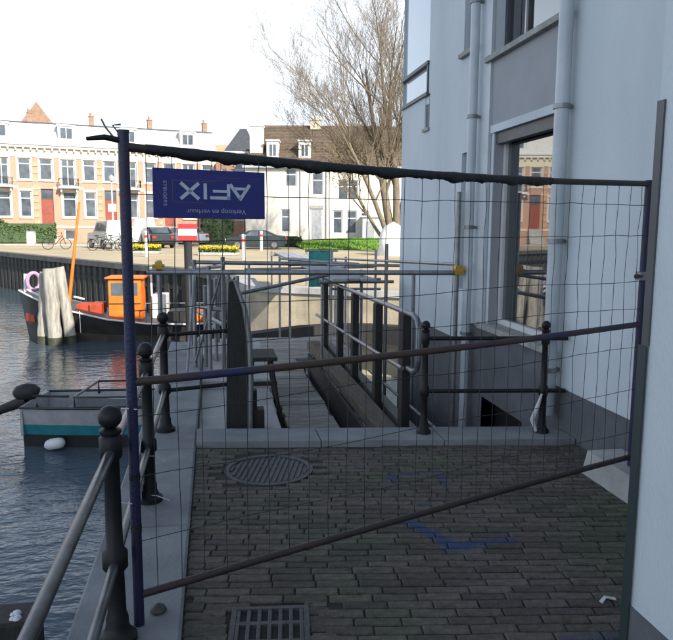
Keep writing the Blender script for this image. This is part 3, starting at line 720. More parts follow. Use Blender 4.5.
# lower plank jetty
jt = thing('plank_jetty', 'low jetty of weathered cross planks leading away beyond the kerb', 'jetty', (1.1, 9, WZ))
yy = 5.75
while yy < 11.6:
    x0, x1 = .80 + random.uniform(-.02, .02), 1.36 + random.uniform(-.02, .02)
    part(MB().box(x0, x1, yy, yy + .178, -.66, -.60 + random.uniform(-.006, .006), rz=random.gauss(0, .008), bev=.006), 'plank', 'plank', jt, world=True); yy += .188
yy = 11.62
while yy < 13.9:
    part(MB().box(.56 + random.uniform(-.03, .03), 2.45 + random.uniform(-.03, .03), yy, yy + .2, -.66, -.60 + random.uniform(-.006, .006), bev=.006), 'plank', 'plank', jt, world=True); yy += .21
for x in (.86, 1.36): part(MB().box(x - .05, x + .05, 5.7, 13.8, -.80, -.664), 'joist', 'timber_dark', jt, world=True)
for x, y in ((.86, 6.5), (1.36, 6.5), (.86, 9.5), (1.36, 9.5), (.86, 13), (1.36, 13.2)): part(MB().tube([(x, y, WZ - .4), (x, y, -.78)], .08, 8), 'pile', 'timber_dark', jt, world=True)

# left concrete landing steps past the kerb
ls = bpy.data.objects.new('landing', None); col.objects.link(ls); ls['kind'] = 'structure'
for y0, y1, z, x1 in ((5.56, 6.55, -.06, .55), (6.57, 7.5, -.12, .58), (7.52, 8.7, -.02, .6), (8.72, 9.9, .05, .62)):
    part(MB().box(-.148, x1, y0, y1, WZ - .5, z, bev=.012), 'slab', 'concrete_lite', ls)

# heavy dark timber post
tp = thing('timber_post', 'thick tarred timber post with grey worn curved edge behind the kerb', 'post', (.19, 5.75, -.06))
prof = [(.085, -.06), (.27, -.06), (.28, .4), (.272, .72), (.235, .98), (.16, 1.2), (.12, 1.19), (.105, .9)]
part(MB().prism(prof, 5.68, 5.86), 'timber', 'timber_dark', tp, world=True)
part(MB().tube([(.28, 5.665, -.055), (.288, 5.665, .4), (.28, 5.665, .72), (.243, 5.665, .98), (.165, 5.665, 1.205)], [.02, .022, .024, .022, .014], 8), 'worn_strip', 'galv', tp, world=True)
part(MB().box(.30, .40, 5.7, 5.82, -.06, .12).box(.302, .34, 5.72, 5.80, .12, .28), 'bracket', 'timber_dark', tp, world=True)
# trestle between post and jetty
tr = thing('trestle', 'small dark timber trestle between the tarred post and the plank jetty', 'trestle', (.5, 7, -.12))
for x, dx in ((.36, -.04), (.54, .14)):
    for yy in (6.75, 7.15): part(MB().tube([(x + dx, yy, -.12 if x < .5 else -.6), (x, yy, .335)], .022, 6), 'leg', 'timber_dark', tr, world=True)
part(MB().box(.30, .60, 6.70, 7.2, .33, .37, bev=.006), 'top', 'timber_dark', tr, world=True)
part(MB().box(.33, .60, 6.74, 6.77, .08, .12), 'brace', 'timber_dark', tr, world=True)

# ================================================================== SCAFFOLD
sc = thing('scaffold', 'tangle of galvanised scaffold tubes with yellow couplers beyond the kerb', 'scaffold', (1.0, 8, -.1))
def stube(*p, r=.0242, mt='galv'): return part(MB().tube(p, r, 10), 'tube', mt, sc, world=True)
def coupler(x, y, z, r=.042): part(MB().box(x - r, x + r, y - r, y + r, z - r * 1.2, z + r * 1.2, bev=.008).tube([(x - r * 1.7, y - .02, z), (x + r * 1.7, y - .02, z)], .014, 8), 'coupler', 'yellow', sc, world=True)
stube((-.68, 7.53, 1.15), (2.50, 6.98, 1.165), r=.027)                       # main ledger
stube((2.52, 7.03, -1.7), (2.52, 7.03, 2.0)); coupler(2.52, 6.99, 1.19)
stube((-.56, 7.56, -1.9), (-.56, 7.56, 1.27)); coupler(-.56, 7.5, 1.22, .036)
for x, y, zt, zb in ((-.22, 8.1, 1.25, -.0), (-.10, 8.15, .95, -.0), (.02, 8.6, 1.0, -.02), (.10, 7.7, 1.3, -.02), (-.05, 7.75, 1.2, -.02), (.30, 9.0, 1.0, -.02), (.17, 8.3, 1.1, -.02), (-.30, 9.4, 1.1, .05), (.05, 9.6, 1.0, .05), (2.35, 9.4, 1.4, -1.9), (2.1, 12.5, 1.2, -1.9), (1.35, 14.5, 1.0, -1.9), (2.15, 10.1, 1.0, -1.9), (2.45, 8.4, 1.1, -1.9)):
    stube((x, y, zb), (x, y, zt))
stube((-.25, 8.12, 1.22), (1.3, 8.05, 1.20)); stube((-.3, 9.4, 1.07), (.1, 7.7, 1.2))
stube((.25, 8.6, .80), (1.55, 9.4, .98)); stube((-.2, 8.1, .72), (.1, 7.7, .72)); stube((-.3, 9.4, .55), (.1, 7.7, .55)); stube((-.22, 8.1, .30), (.05, 9.6, .32))
stube((-.22, 8.05, .08), (.12, 7.65, 1.25), mt='galv', r=.014); stube((-.30, 7.4, .02), (-.20, 8.1, 1.2), mt='galv', r=.014)
stube((2.32, 6.6, -.50), (2.30, 10.2, -.53), r=.02)
stube((1.35, 14.5, .95), (2.6, 12.5, .95)); stube((1.3, 12, .98), (3.3, 11.2, .99)); stube((2.52, 7.03, 1.25), (2.1, 12.5, 1.05), r=.018); stube((.6, 13.8, .78), (3.1, 13.4, .84)); stube((2.1, 12.5, .5), (3.0, 12.4, .5)); stube((2.1, 12.5, .68), (3.0, 12.4, .68))
stube((.62, 12.5, -.6), (.62, 12.5, .95)); stube((2.9, 12.4, -1.9), (2.9, 12.4, 1.2)); stube((2.5, 13.2, -1.9), (2.5, 13.2, 1.05))
pf = thing('scaffold_platform', 'pale grey scaffold boards laid lengthways on the tubes beyond the railing', 'platform', (1.95, 14, .86))
for k in range(3):
    x = 1.64 + k * .21
    part(MB().box(x, x + .20, 9.7 + random.uniform(-.1, .1), 14.4, .862, .90, bev=.004), 'board', 'board', pf, world=True)
    part(MB().box(x, x + .20, 14.42, 19.3 + random.uniform(-.1, .1), .864, .904, bev=.004), 'board', 'board', pf, world=True)
for yy in (9.95, 14.3, 18.9):
    part(MB().tube([(1.5, yy, .832), (2.6, yy, .832)], .0242, 8), 'transom', 'galv', pf, world=True)
    for x in (1.55, 2.5): part(MB().tube([(x, yy + .05, -1.9 if yy < 18 else -.0), (x, yy + .05, .95)], .0242, 8), 'standard', 'galv', pf, world=True)
tb = thing('teal_tarpaulin', 'teal sheet hung on the scaffold behind the grey boards', 'tarpaulin', (2.35, 14.5, .2))
mm = MB(); N = 9
for j in range(2):
    y = 14.62 + j * .012
    for i in range(N):
        for k in range(5): pass
vs = []; fs = []
for j in range(2):
    for i in range(N):
        for k in range(6):
            vs.append((1.98 + i * .065, 14.62 + j * .01 + .025 * math.sin(i * 1.7 + k * .6), 1.10 - k * .15))
for i in range(N - 1):
    for k in range(5):
        a = i * 6 + k; fs.append((a, a + 1, a + 7, a + 6)); b = a + N * 6; fs.append((b, b + 6, b + 7, b + 1))
mm.add(vs, fs, True); part(mm, 'sheet', 'teal', tb, world=True)
part(MB().tube([(1.9, 14.63, 1.11), (2.6, 14.63, 1.11)], .02, 8), 'rod', 'galv', tb, world=True)

# ================================================================== CANAL THINGS
# mooring piles in front of the tug
for x, y, z, r, rx, lab in ((-4.98, 21.7, .20, .19, .03, 'leftmost and shortest of the three weathered mooring piles by the tug bow'),
                            (-4.60, 21.35, .34, .20, -.015, 'middle of the three weathered mooring piles by the tug bow, nearest the camera'),
                            (-4.24, 21.7, .36, .17, -.05, 'rightmost leaning one of the three weathered mooring piles by the tug bow')):
    p = thing('mooring_pile', lab, 'pile', (x, y, WZ), group='mooring piles by the tug')
    hgt = z - WZ; rng = [(i / 10) for i in range(11)]
    part(MB().tube([(rx * t * hgt * 2.2 + random.uniform(-.012, .012), 0, .22 + (hgt - .22) * t) for t in rng], [r * random.uniform(.93, 1.05) for t in rng], 12), 'shaft', 'pile_white', p)
    part(MB().tube([(-rx * .6, 0, -.8), (0, 0, .24)], r * 1.04, 12), 'wet_foot', 'pile_tip', p)
np_ = thing('mooring_post', 'dark square timber post with pale droppings beside the near railing', 'post', (-.82, 2.84, WZ))
part(MB().box(-.09, .09, -.085, .085, -.6, 1.98, bev=.012), 'shaft', 'timber_dark', np_)
mm = MB(); dr_ = random.Random(9)
for k in range(5):
    dx, dy, r_ = dr_.uniform(-.03, .03), dr_.uniform(-.05, .05), dr_.uniform(.010, .022)
    mm.lathe([(r_, 0), (r_ * .8, r_ * .5), (r_ * .25, r_ * .8)], dx, dy, 1.979, 9)
part(mm, 'droppings', 'paper', np_, kind='stuff')

# tug
tg = thing('tug_boat', 'old black hulled tug with orange wheelhouse moored across the canal', 'boat', (-5.9, 22.9, WZ), R(-3))
secs = []   # local x from the bow (0) to the stern (6.9); half beam, sheer, keel
prof = [(0, .05, 1.52, .0), (.35, .45, 1.42, -.2), (.9, .78, 1.22, -.3), (1.7, .98, .98, -.35), (2.8, 1.05, .72, -.35), (4, 1.05, .58, -.35), (5.2, 1.0, .54, -.35), (6.2, .85, .58, -.3), (6.75, .5, .66, -.1), (6.95, .08, .70, .05)]
def hull(mm, z0f, z1f, grow=0):
    vs = []; n = 5
    for x, hb, sh, kl in prof:
        for side in (-1, 1):
            for k in range(n):
                t = z0f(sh) + (z1f(sh) - z0f(sh)) * k / (n - 1); fl = .72 + .28 * min(1, max(0, (t + .3) / (sh + .3)))
                vs.append((x - (1 - fl) * .0 + (.22 * (1 - t / 1.5) if x < .5 else 0), side * (hb * fl + grow), t))
    fs = []
    for i in range(len(prof) - 1):
        for k in range(n - 1):
            a = i * 10 + k; fs.append((a, a + 1, a + 11, a + 10)); b = i * 10 + 5 + k; fs.append((b, b + 10, b + 11, b + 1))
        fs.append((i * 10 + 4, i * 10 + 9, i * 10 + 19, i * 10 + 14))
        fs.append((i * 10, i * 10 + 10, i * 10 + 15, i * 10 + 5))
    fs.append((0, 5, 6, 1)); fs.append((1, 6, 7, 2)); fs.append((2, 7, 8, 3)); fs.append((3, 8, 9, 4))
    e = (len(prof) - 1) * 10
    for k in range(4): fs.append((e + k, e + k + 1, e + 6 + k, e + 5 + k))
    mm.add(vs, fs, True)
mm = MB(); hull(mm, lambda s: s * .30, lambda s: s); part(mm, 'hull', 'hull_black', tg)
mm = MB(); hull(mm, lambda s: -.3, lambda s: s * .30 - .004, -.004); part(mm, 'lower_hull', 'hull_olive', tg)
for sd in (-1, 1):
    part(MB().tube([(x + (.0), sd * (hb + .02), sh - .03) for x, hb, sh, kl in prof], .03, 8), 'rubbing_strake', 'white' if sd < 0 else 'white', tg)
    part(MB().tube([(x, sd * (hb - .04), sh + .12) for x, hb, sh, kl in prof[1:4]], .035, 8), 'bulwark', 'white', tg)
part(MB().box(.05, .5, -.30, -.26, .55, .80, rz=R(-42), c=(.3, -.42)), 'rust_patch', 'redor', tg)
wh = part(MB().box(2.75, 3.72, -.5, .45, .50, 1.86, bev=.03), 'wheelhouse', 'orange', tg)
part(MB().box(2.66, 3.82, -.58, .53, 1.865, 1.92, bev=.01), 'roof', 'orange', wh)
for a, b in ((2.83, 3.18), (3.28, 3.62)):
    part(MB().box(a, b, -.512, -.498, 1.36, 1.74), 'window', 'glass_far', wh)
part(MB().box(2.70, 2.745, -.4, .35, 1.36, 1.74), 'window', 'glass_far', wh)
part(MB().box(2.76, 3.70, -.508, -.499, 1.08, 1.12), 'trim', 'hull_black', wh)
for a, b, h in ((1.75, 2.12, 1.02), (2.16, 2.52, 1.04)): part(MB().box(a, b, -.45, .35, .72, h + .06, bev=.03), 'deck_locker', 'redor', tg)
part(MB().tube([(1.42, 0, .85), (1.88, 0, 4.2)], [.06, .035], 10), 'mast', 'orange', tg)
part(MB().tube([(1.42, 0, .85), (1.42, 0, 1.5)], .06, 10).tube([(1.25, 0, 1.3), (1.6, 0, 1.3)], .03, 8), 'bitts', 'hull_black', tg)
part(MB().tube([(3.95, .1, .5), (3.95, .1, 2.2)], .04, 10), 'exhaust', 'white', tg)
part(MB().box(4.0, 4.45, -.1, .5, .5, 1.35, bev=.02), 'engine_casing', 'white', tg)
part(MB().box(4.5, 5.1, -.5, .5, .48, .85, bev=.04), 'hatch', 'hull_black', tg)
part(MB().box(5.2, 5.75, -.5, .35, .48, .85, bev=.06), 'orange_crate', 'orange', tg)
part(MB().box(5.8, 6.3, -.45, .35, .5, .80, bev=.06), 'grey_crate', 'boat_grey', tg)
for x in (3.9, 4.5, 5.1, 5.7, 6.3): part(MB().tube([(x, -.88, .5), (x, -.88, 1.15)], .02, 6), 'stanchion', 'galv', tg)
part(MB().tube([(3.9, -.88, 1.15), (6.3, -.88, 1.15)], .018, 6), 'guard_rail', 'galv', tg)
mm = MB(); pts = [(.50 + .16 * math.cos(t), -.25 + .10 * math.cos(t), 1.78 + .26 * math.sin(t)) for t in [2 * math.pi * k / 20 for k in range(21)]]
mm.tube(pts, .06, 8); part(mm, 'rope_coil', 'purple', tg)
part(MB().tube([(.22, -.15, 1.45), (.24, -.15, 2.0)], .06, 8), 'bow_bitt', 'white', tg)
mm = MB(); mm.tube([(2.0, -1.05, .95), (2.02, -1.09, .3)], .012, 6); part(mm, 'fender_line', 'white', tg)

# small motor boat (stern to the left)
mbt = thing('motor_boat', 'small open boat with teal stripe and tilted outboard moored at the quay', 'boat', (-2.96, 12.0, WZ), R(-9.5))
bp_ = [(0, .55, .66), (.5, .60, .66), (1.2, .62, .67), (1.9, .60, .69), (2.5, .46, .73), (2.9, .22, .78), (3.1, .03, .82)]
def bhull(z0, z1, g, name, mt, inner=False):
    vs = []; fs = []
    for x, hb, sh in bp_:
        for sd in (-1, 1):
            for t in (z0, z1):
                zz = t * sh / .66; vs.append((x, sd * (hb * (.80 + .20 * max(0, min(1, t / .66))) + g), zz))
    for i in range(len(bp_) - 1):
        a = i * 4; fs += [(a, a + 1, a + 5, a + 4), (a + 2, a + 6, a + 7, a + 3)]
    fs += [(0, 2, 3, 1)]; e = (len(bp_) - 1) * 4; fs += [(e, e + 1, e + 3, e + 2)]
    mm = MB().add(vs, fs); return part(mm, name, mt, mbt)
bhull(-.15, .21, 0, 'hull', 'boat_dark'); bhull(.21, .375, .012, 'teal_band', 'boat_teal'); bhull(.375, .66, .0, 'topside', 'boat_grey')
vs = []; 
for x, hb, sh in bp_: vs += [(x, -hb * .9, .30), (x, hb * .9, .30)]
part(MB().add(vs, [(2 * i, 2 * i + 2, 2 * i + 3, 2 * i + 1) for i in range(len(bp_) - 1)]), 'floor', 'boat_grey', mbt)
for sd in (-1, 1): part(MB().tube([(x, sd * (hb + .01), sh) for x, hb, sh in bp_], .022, 8), 'gunwale', 'boat_dark', mbt)
part(MB().box(0.0, .04, -.55, .55, .2, .67), 'transom', 'boat_grey', mbt)
part(MB().box(.45, .75, -.55, .55, .40, .46, bev=.01), 'thwart', 'boat_grey', mbt)
cb = part(MB().tube([(.88, -.58, .62), (.88, -.58, .84), (1.95, -.60, .86), (1.95, -.60, .66)], .02, 6).tube([(.88, .58, .62), (.88, .58, .84), (1.95, .60, .86), (1.95, .60, .66)], .02, 6).tube([(.88, -.58, .84), (.88, .58, .84)], .02, 6), 'windscreen_frame', 'boat_dark', mbt)
part(MB().box(.91, 1.93, -.60, -.588, .66, .83), 'windscreen', 'glass_far', cb)
ob = part(MB().tube([(-.32, 0, .72), (-.30, 0, .73), (-.24, 0, .76), (-.12, 0, .78), (0, 0, .78), (.06, 0, .76), (.075, 0, .75)], [.03, .08, .125, .145, .135, .10, .04], 14), 'outboard', 'rubber', mbt)
part(MB().tube([(-.12, 0, .64), (-.55, 0, .48), (-.72, 0, .36)], [.10, .075, .05], 10), 'shaft', 'rubber', ob)
part(MB().tube([(-.05, 0, .62), (.06, 0, .40)], .07, 8), 'clamp', 'rubber', ob)
part(MB().tube([(.02, -.1, .74), (.42, -.12, .735), (.62, -.12, .735)], [.025, .016, .022], 8), 'tiller', 'rubber', ob)
mm = MB(); mm.tube([(.42, -.66, .06), (.46, -.66, .08), (.52, -.665, .10), (.64, -.665, .12), (.70, -.66, .13), (.73, -.66, .135)], [.03, .075, .09, .09, .075, .03], 12); part(mm, 'fender', 'paper', mbt)

# ================================================================== FAR SIDE
# waterway board on its post
sp = thing('waterway_board', 'red and white waterway board on a dark post at the far lock entrance', 'sign', (-.72, 20.9, WZ))
part(MB().tube([(0, .06, -.5), (0, .06, 3.5)], .12, 10), 'post', 'timber_dark', sp)
bd = part(MB().box(-.27, .27, -.08, -.04, 3.07, 3.55, bev=.008), 'board', 'red', sp)
part(MB().box(-.262, .262, -.085, -.079, 3.22, 3.41), 'white_band', 'white', bd)

def car(name, label, loc, rz, prof, glassz, length, width, paint, group='vehicles parked along the far quay', van=False):
    """prof: side outline (x,z) without wheels; glassz: cabin polygon"""
    t = thing(name, label, 'van' if van else 'car', loc, rz, group)
    hw = width / 2; mm = MB(); n = len(prof)
    rings = [(-hw + .10, .93), (-hw, 1.0), (hw, 1.0), (hw - .10, .93)] if False else None
    zc = .75
    vs = []
    for y, k in ((-hw, 0), (-hw + .0, 0)): pass
    lay = [(-hw, .10), (-hw + .07, 0), (hw - .07, 0), (hw, .10)]
    for y, ins in lay:
        for x, z in prof:
            zz = z; taper = max(0, z - .85) * .22
            yy = y * (1 - taper / max(hw, .1)); xx = x + (ins if x < .3 else (-ins if x > length - .3 else 0)); vs.append((xx, yy, zz - (ins * .25 if z > .9 else 0)))
    fs = [tuple(range(n)), tuple(reversed(range(3 * n, 4 * n)))]
    for l in range(3):
        for k in range(n): fs.append((l * n + k, (l + 1) * n + k, (l + 1) * n + (k + 1) % n, l * n + (k + 1) % n))
    mm.add(vs, fs); body = part(mm, 'body', paint, t)
    for sd in (-1, 1):
        for gp in glassz:
            ys = [sd * (hw * (1 - max(0, z - .85) * .22 / hw) + .006) for x, z in gp]
            a = [(x, y, z) for (x, z), y in zip(gp, ys)]; b = [(x, y - sd * .03, z) for (x, z), y in zip(gp, ys)]; k = len(gp)
            part(MB().add(a + b, [tuple(range(k)), tuple(reversed(range(k, 2 * k)))] + [(i, k + i, k + (i + 1) % k, (i + 1) % k) for i in range(k)]), 'side_window', 'glass_far', t)
    xs = sorted(prof, key=lambda q: q[1]);
    for wx in (length * .19, length * .80):
        for sd in (-1, 1):
            wl = part(MB().tube([(wx, sd * (hw - .17), .31), (wx, sd * (hw + .01), .31)], .31, 18), 'tyre', 'rubber', t)
            part(MB().tube([(wx, sd * (hw + .0), .31), (wx, sd * (hw + .022), .31)], .19, 14), 'rim', 'chrome', wl)
    return t
def endglass(t, a, b, w, mt='glass_far', name='windscreen'):   # sloped pane between (x,z) a and b
    d = Vector((b[0] - a[0], b[1] - a[1])); nn = Vector((-d.y, d.x)).normalized() * .02
    part(MB().add([(a[0] + nn.x, -w, a[1] + nn.y), (a[0] + nn.x, w, a[1] + nn.y), (b[0] + nn.x, w * .9, b[1] + nn.y), (b[0] + nn.x, -w * .9, b[1] + nn.y),
                   (a[0] - nn.x, -w, a[1] - nn.y), (a[0] - nn.x, w, a[1] - nn.y), (b[0] - nn.x, w * .9, b[1] - nn.y), (b[0] - nn.x, -w * .9, b[1] - nn.y)],
                  [(0, 1, 2, 3), (7, 6, 5, 4), (0, 1, 5, 4), (1, 2, 6, 5), (2, 3, 7, 6), (3, 0, 4, 7)]), name, mt, t)
def lights(t, x, w, z, mt, sgn, name):
    for sd in (-1, 1): part(MB().box(min(x, x + sgn * .05), max(x, x + sgn * .05), sd * w - .13, sd * w + .13, z - .09, z + .09, bev=.012), name, mt, t)
sedan = [(0.0, .35), (.02, .75), (.75, .92), (1.45, 1.38), (2.75, 1.42), (3.55, 1.0), (4.05, .92), (4.12, .40), (3.9, .22), (.2, .22)]
sgl = [[(1.15, .98), (1.55, 1.32), (2.15, 1.35), (2.15, .98)], [(2.22, .98), (2.22, 1.35), (2.72, 1.34), (3.25, 1.0)]]
t = car('parked_car', 'black hatchback parked right of the white van', (-4.55, 52.6, 0), R(-72), sedan, sgl, 4.12, 1.72, 'carblack')
endglass(t, (.78, .96), (1.44, 1.36), .66); endglass(t, (2.8, 1.39), (3.5, 1.03), .62, name='rear_window'); lights(t, 0, .6, .62, 'lamp', -1, 'headlight'); lights(t, 4.1, .62, .75, 'taillight', 1, 'tail_light')
t = car('parked_car', 'silver car partly behind the black hatchback under the sign', (-3.6, 57.2, 0), R(-48), sedan, sgl, 4.12, 1.7, 'carsilver')
endglass(t, (.78, .96), (1.44, 1.36), .66); endglass(t, (2.8, 1.39), (3.5, 1.03), .62, name='rear_window'); lights(t, 0, .6, .62, 'lamp', -1, 'headlight'); lights(t, 4.1, .62, .75, 'taillight', 1, 'tail_light')
low = [(0.0, .35), (.02, .72), (.85, .86), (1.55, 1.26), (2.6, 1.27), (3.35, .95), (3.95, .88), (4.02, .40), (3.8, .20), (.2, .20)]
lgl = [[(1.3, .90), (1.64, 1.20), (2.15, 1.22), (2.15, .90)], [(2.22, .90), (2.22, 1.22), (2.58, 1.20), (3.1, .92)]]
t = car('parked_car', 'low dark car parked side on in front of the white house', (.95, 48.2, 0), R(-8), low, lgl, 4.02, 1.66, 'carblue')
endglass(t, (.88, .90), (1.54, 1.24), .62); endglass(t, (2.65, 1.25), (3.3, .97), .6, name='rear_window'); lights(t, 0, .58, .60, 'lamp', -1, 'headlight'); lights(t, 4.0, .6, .7, 'taillight', 1, 'tail_light')
jp = [(0.0, .42), (0.0, 1.02), (1.15, 1.10), (1.42, 1.82), (3.5, 1.86), (3.62, 1.0), (3.62, .45), (3.4, .35), (.2, .35)]
jgl = [[(1.36, 1.15), (1.55, 1.68), (2.15, 1.70), (2.15, 1.15)], [(2.25, 1.15), (2.25, 1.70), (3.4, 1.72), (3.5, 1.15)]]
t = car('off_road_car', 'boxy pale green off-road car parked beside the bicycles', (-7.75, 50.6, 0), R(-62), jp, jgl, 3.62, 1.62, 'carjeep')
endglass(t, (1.18, 1.14), (1.40, 1.78), .66); lights(t, 0, .58, .82, 'lamp', -1, 'headlight'); part(MB().box(-.06, .02, -.75, .75, .42, .56, bev=.02), 'bumper', 'rubber', t)
vn = [(0.0, .40), (.02, .95), (.75, 1.15), (1.35, 1.95), (4.3, 2.0), (4.4, .9), (4.4, .40), (4.2, .26), (.2, .26)]
vgl = [[(1.0, 1.18), (1.45, 1.78), (1.95, 1.80), (1.95, 1.18)]]
t = car('delivery_van', 'white delivery van between the off-road car and black hatchback', (-5.2, 55.6, 0), R(-84), vn, vgl, 4.4, 1.8, 'white', van=True)
endglass(t, (.80, 1.20), (1.33, 1.90), .72); lights(t, 0, .62, .75, 'lamp', -1, 'headlight')

# bicycles
def bicycle(loc, rz, label):
    t = thing('bicycle', label, 'bicycle', loc, rz, 'bicycles on the far quay')
    for x in (0, 1.06):
        wpt = [(x + .33 * math.cos(a), 0, .345 + .33 * math.sin(a)) for a in [2 * math.pi * k / 20 for k in range(21)]]
        wl = part(MB().tube(wpt, .022, 6), 'wheel', 'rubber', t)
        sp_ = MB()
        for k in range(6): sp_.tube([(x + .32 * math.cos(k * math.pi / 6), 0, .345 + .32 * math.sin(k * math.pi / 6)), (x - .32 * math.cos(k * math.pi / 6), 0, .345 - .32 * math.sin(k * math.pi / 6))], .004, 4)
        part(sp_, 'spokes', 'galv', wl)
    part(MB().tube([(0, 0, .345), (.42, 0, .30), (.28, 0, .86)], .02, 6).tube([(.42, 0, .30), (.86, 0, .80)], .02, 6).tube([(.30, 0, .78), (.86, 0, .85)], .02, 6).tube([(0, 0, .345), (.30, 0, .78)], .014, 6), 'frame', 'iron_black', t)
    part(MB().tube([(1.06, 0, .345), (.84, 0, .95), (.82, 0, 1.04)], .018, 6), 'fork', 'iron_black', t)
    part(MB().tube([(.66, -.28, 1.05), (.82, -.2, 1.06), (.84, 0, 1.04), (.82, .2, 1.06), (.66, .28, 1.05)], .015, 6), 'handlebar', 'galv', t)
    part(MB().box(.14, .40, -.08, .08, .87, .93, bev=.025), 'saddle', 'rubber', t)
    part(MB().box(-.28, .2, -.07, .07, .70, .72), 'carrier', 'iron_black', t)
bicycle((-10.2, 46.6, 0), R(20), 'lone black bicycle parked near the white bin and hedge')
bicycle((-7.2, 44.6, 0), R(-8), 'leftmost of three black bicycles in front of the off-road car')
bicycle((-6.5, 45.3, 0), R(25), 'middle of three black bicycles in front of the off-road car')
bicycle((-5.7, 44.9, 0), R(-20), 'rightmost of three black bicycles in front of the off-road car')
bn = thing('litter_bin', 'small white bin in front of the clipped hedge', 'bin', (-13.7, 57.2, 0))
part(MB().box(-.28, .28, -.25, .25, .05, .95, bev=.04), 'body', 'white', bn); part(MB().box(-.3, .3, -.27, .27, .955, 1.03, bev=.02), 'lid', 'boat_grey', bn)

# lamp posts and white posts
def lamppost(x, y, h, label, sign=False):
    t = thing('lamp_post', label, 'lamp post', (x, y, 0), group='posts on the far quay')
    part(MB().tube([(0, 0, 0), (0, 0, 1.0), (0, 0, 1.02), (0, 0, h)], [.10, .09, .06, .045], 10), 'pole', 'pvc', t)
    if sign: part(MB().box(-.25, .25, -.09, -.06, h - 1.9, h - 1.4, bev=.01), 'plate', 'white', t)
    part(MB().lathe([(.05, 0), (.16, .06), (.19, .30), (.08, .42), (.02, .46)], 0, 0, h, 12), 'lantern', 'boat_grey', t)
lamppost(-6.35, 47.5, 4.3, 'slim pale lamp post with a white plate beside the off-road car', True)
for x, y, h, lab in ((3.0, 44.5, 1.25, 'white marker post in front of the low dark car'), (-3.3, 36.5, 1.3, 'white marker post beside the left flower bed'), (1.4, 33.0, 1.2, 'white marker post beside the right flower bed')):
    t = thing('marker_post', lab, 'post', (x, y, 0), group='white marker posts'); part(MB().lathe([(.09, 0), (.09, h - .1), (.10, h - .09), (.10, h - .03), (.04, h)], 0, 0, 0, 12), 'shaft', 'white', t)
    part(MB().tube([(0, 0, h - .35), (0, 0, h - .22)], .094, 12), 'band', 'red', t)

# planted strips of yellow flowers
def flowers(x, y, lx, ly, lab):
    t = thing('flower_bed', lab, 'flower bed', (x, y, 0), R(-10), 'flower beds on the quay')
    part(MB().box(-lx / 2, lx / 2, -ly / 2, ly / 2, 0, .16, bev=.03), 'planter', 'concrete_lite', t)
    a = MB(); leaves(a, 900, lambda: (random.uniform(-lx / 2, lx / 2), random.uniform(-ly / 2, ly / 2), random.uniform(.16, .40)), .07); part(a, 'foliage', 'leaf', t)
    a = MB(); leaves(a, 800, lambda: (random.uniform(-lx / 2, lx / 2), random.uniform(-ly / 2, ly / 2), random.uniform(.34, .50)), .055); part(a, 'blooms', 'petal', t)
flowers(-3.75, 40.2, 1.7, .8, 'bed of yellow flowers right of the blue fence post'); flowers(.30, 38.2, 2.1, .8, 'bed of yellow flowers under the sign, left of the boards')

# hedge in front of the terrace
def hedge(name, lab, x0, x1, y0, y1, h, n, lm='leaf', rz=0, z=0):
    t = thing(name, lab, 'hedge', ((x0 + x1) / 2, (y0 + y1) / 2, z), rz); lx, ly = (x1 - x0) / 2, (y1 - y0) / 2
    core = MB().box(-lx * .9, lx * .9, -ly * .8, ly * .8, 0, h * .8, bev=.1); part(core, 'stems', 'leafdark', t)
    a = MB()
    def f():
        x, y = random.uniform(-lx, lx), random.uniform(-ly, ly); k = .78 + .22 * math.sin(x * 1.9 + 2) * math.sin(x * .7)
        zz = h * k * random.random() ** .5; return (x, y, zz)
    leaves(a, n, f, .11); part(a, 'foliage', lm, t)
hedge('hedge', 'green bushy hedge in front of the terrace at far left', -17.6, -12.6, 60.0, 61.2, 2.0, 3500, rz=R(14))
hedge('hedge', 'low dark hedge below the white house beside the lawn', 2.0, 6.6, 52.6, 53.4, 1.0, 1500, 'leafdark', R(-8))
hedge('shrub', 'dark green shrub between the terrace and the white house', -.9, 1.6, 55.4, 57.0, 3.0, 1800, 'leafdark')

# lawn: gentle mound with tufts
mm = MB(); n1, n2 = 26, 10; vs = []
for i in range(n1 + 1):
    for j in range(n2 + 1):
        u, v = i / n1, j / n2; vs.append((6.0 + 13 * u, 46.5 + 8.5 * v - u * 1.2, .02 + .55 * math.sin(math.pi * min(1, v * 1.0) * .5) * (math.sin(math.pi * (u * .9 + .05))) ** .6 + random.uniform(0, .03)))
fs = [(i * (n2 + 1) + j, (i + 1) * (n2 + 1) + j, (i + 1) * (n2 + 1) + j + 1, i * (n2 + 1) + j + 1) for i in range(n1) for j in range(n2)]
mm.add(vs, fs, True); struct(mm, 'lawn', 'grass')
mm = MB()
for _ in range(9000):
    u, v = random.random(), random.random(); x = 6.0 + 13 * u; y = 46.5 + 8.5 * v - u * 1.2
    z = .02 + .55 * math.sin(math.pi * v * .5) * (math.sin(math.pi * (u * .9 + .05))) ** .6; a = random.random() * 6.28; w_ = .04; hh_ = random.uniform(.08, .2)
    mm.add([(x - math.cos(a) * w_, y - math.sin(a) * w_, z - .02), (x + math.cos(a) * w_, y + math.sin(a) * w_, z - .02), (x + random.gauss(0, .04), y + random.gauss(0, .04), z + hh_)], [(0, 1, 2)])
o = part(mm, 'grass', 'grass'); tag(o, 'bright green grass on the lawn below the white house', 'grass', kind='stuff')

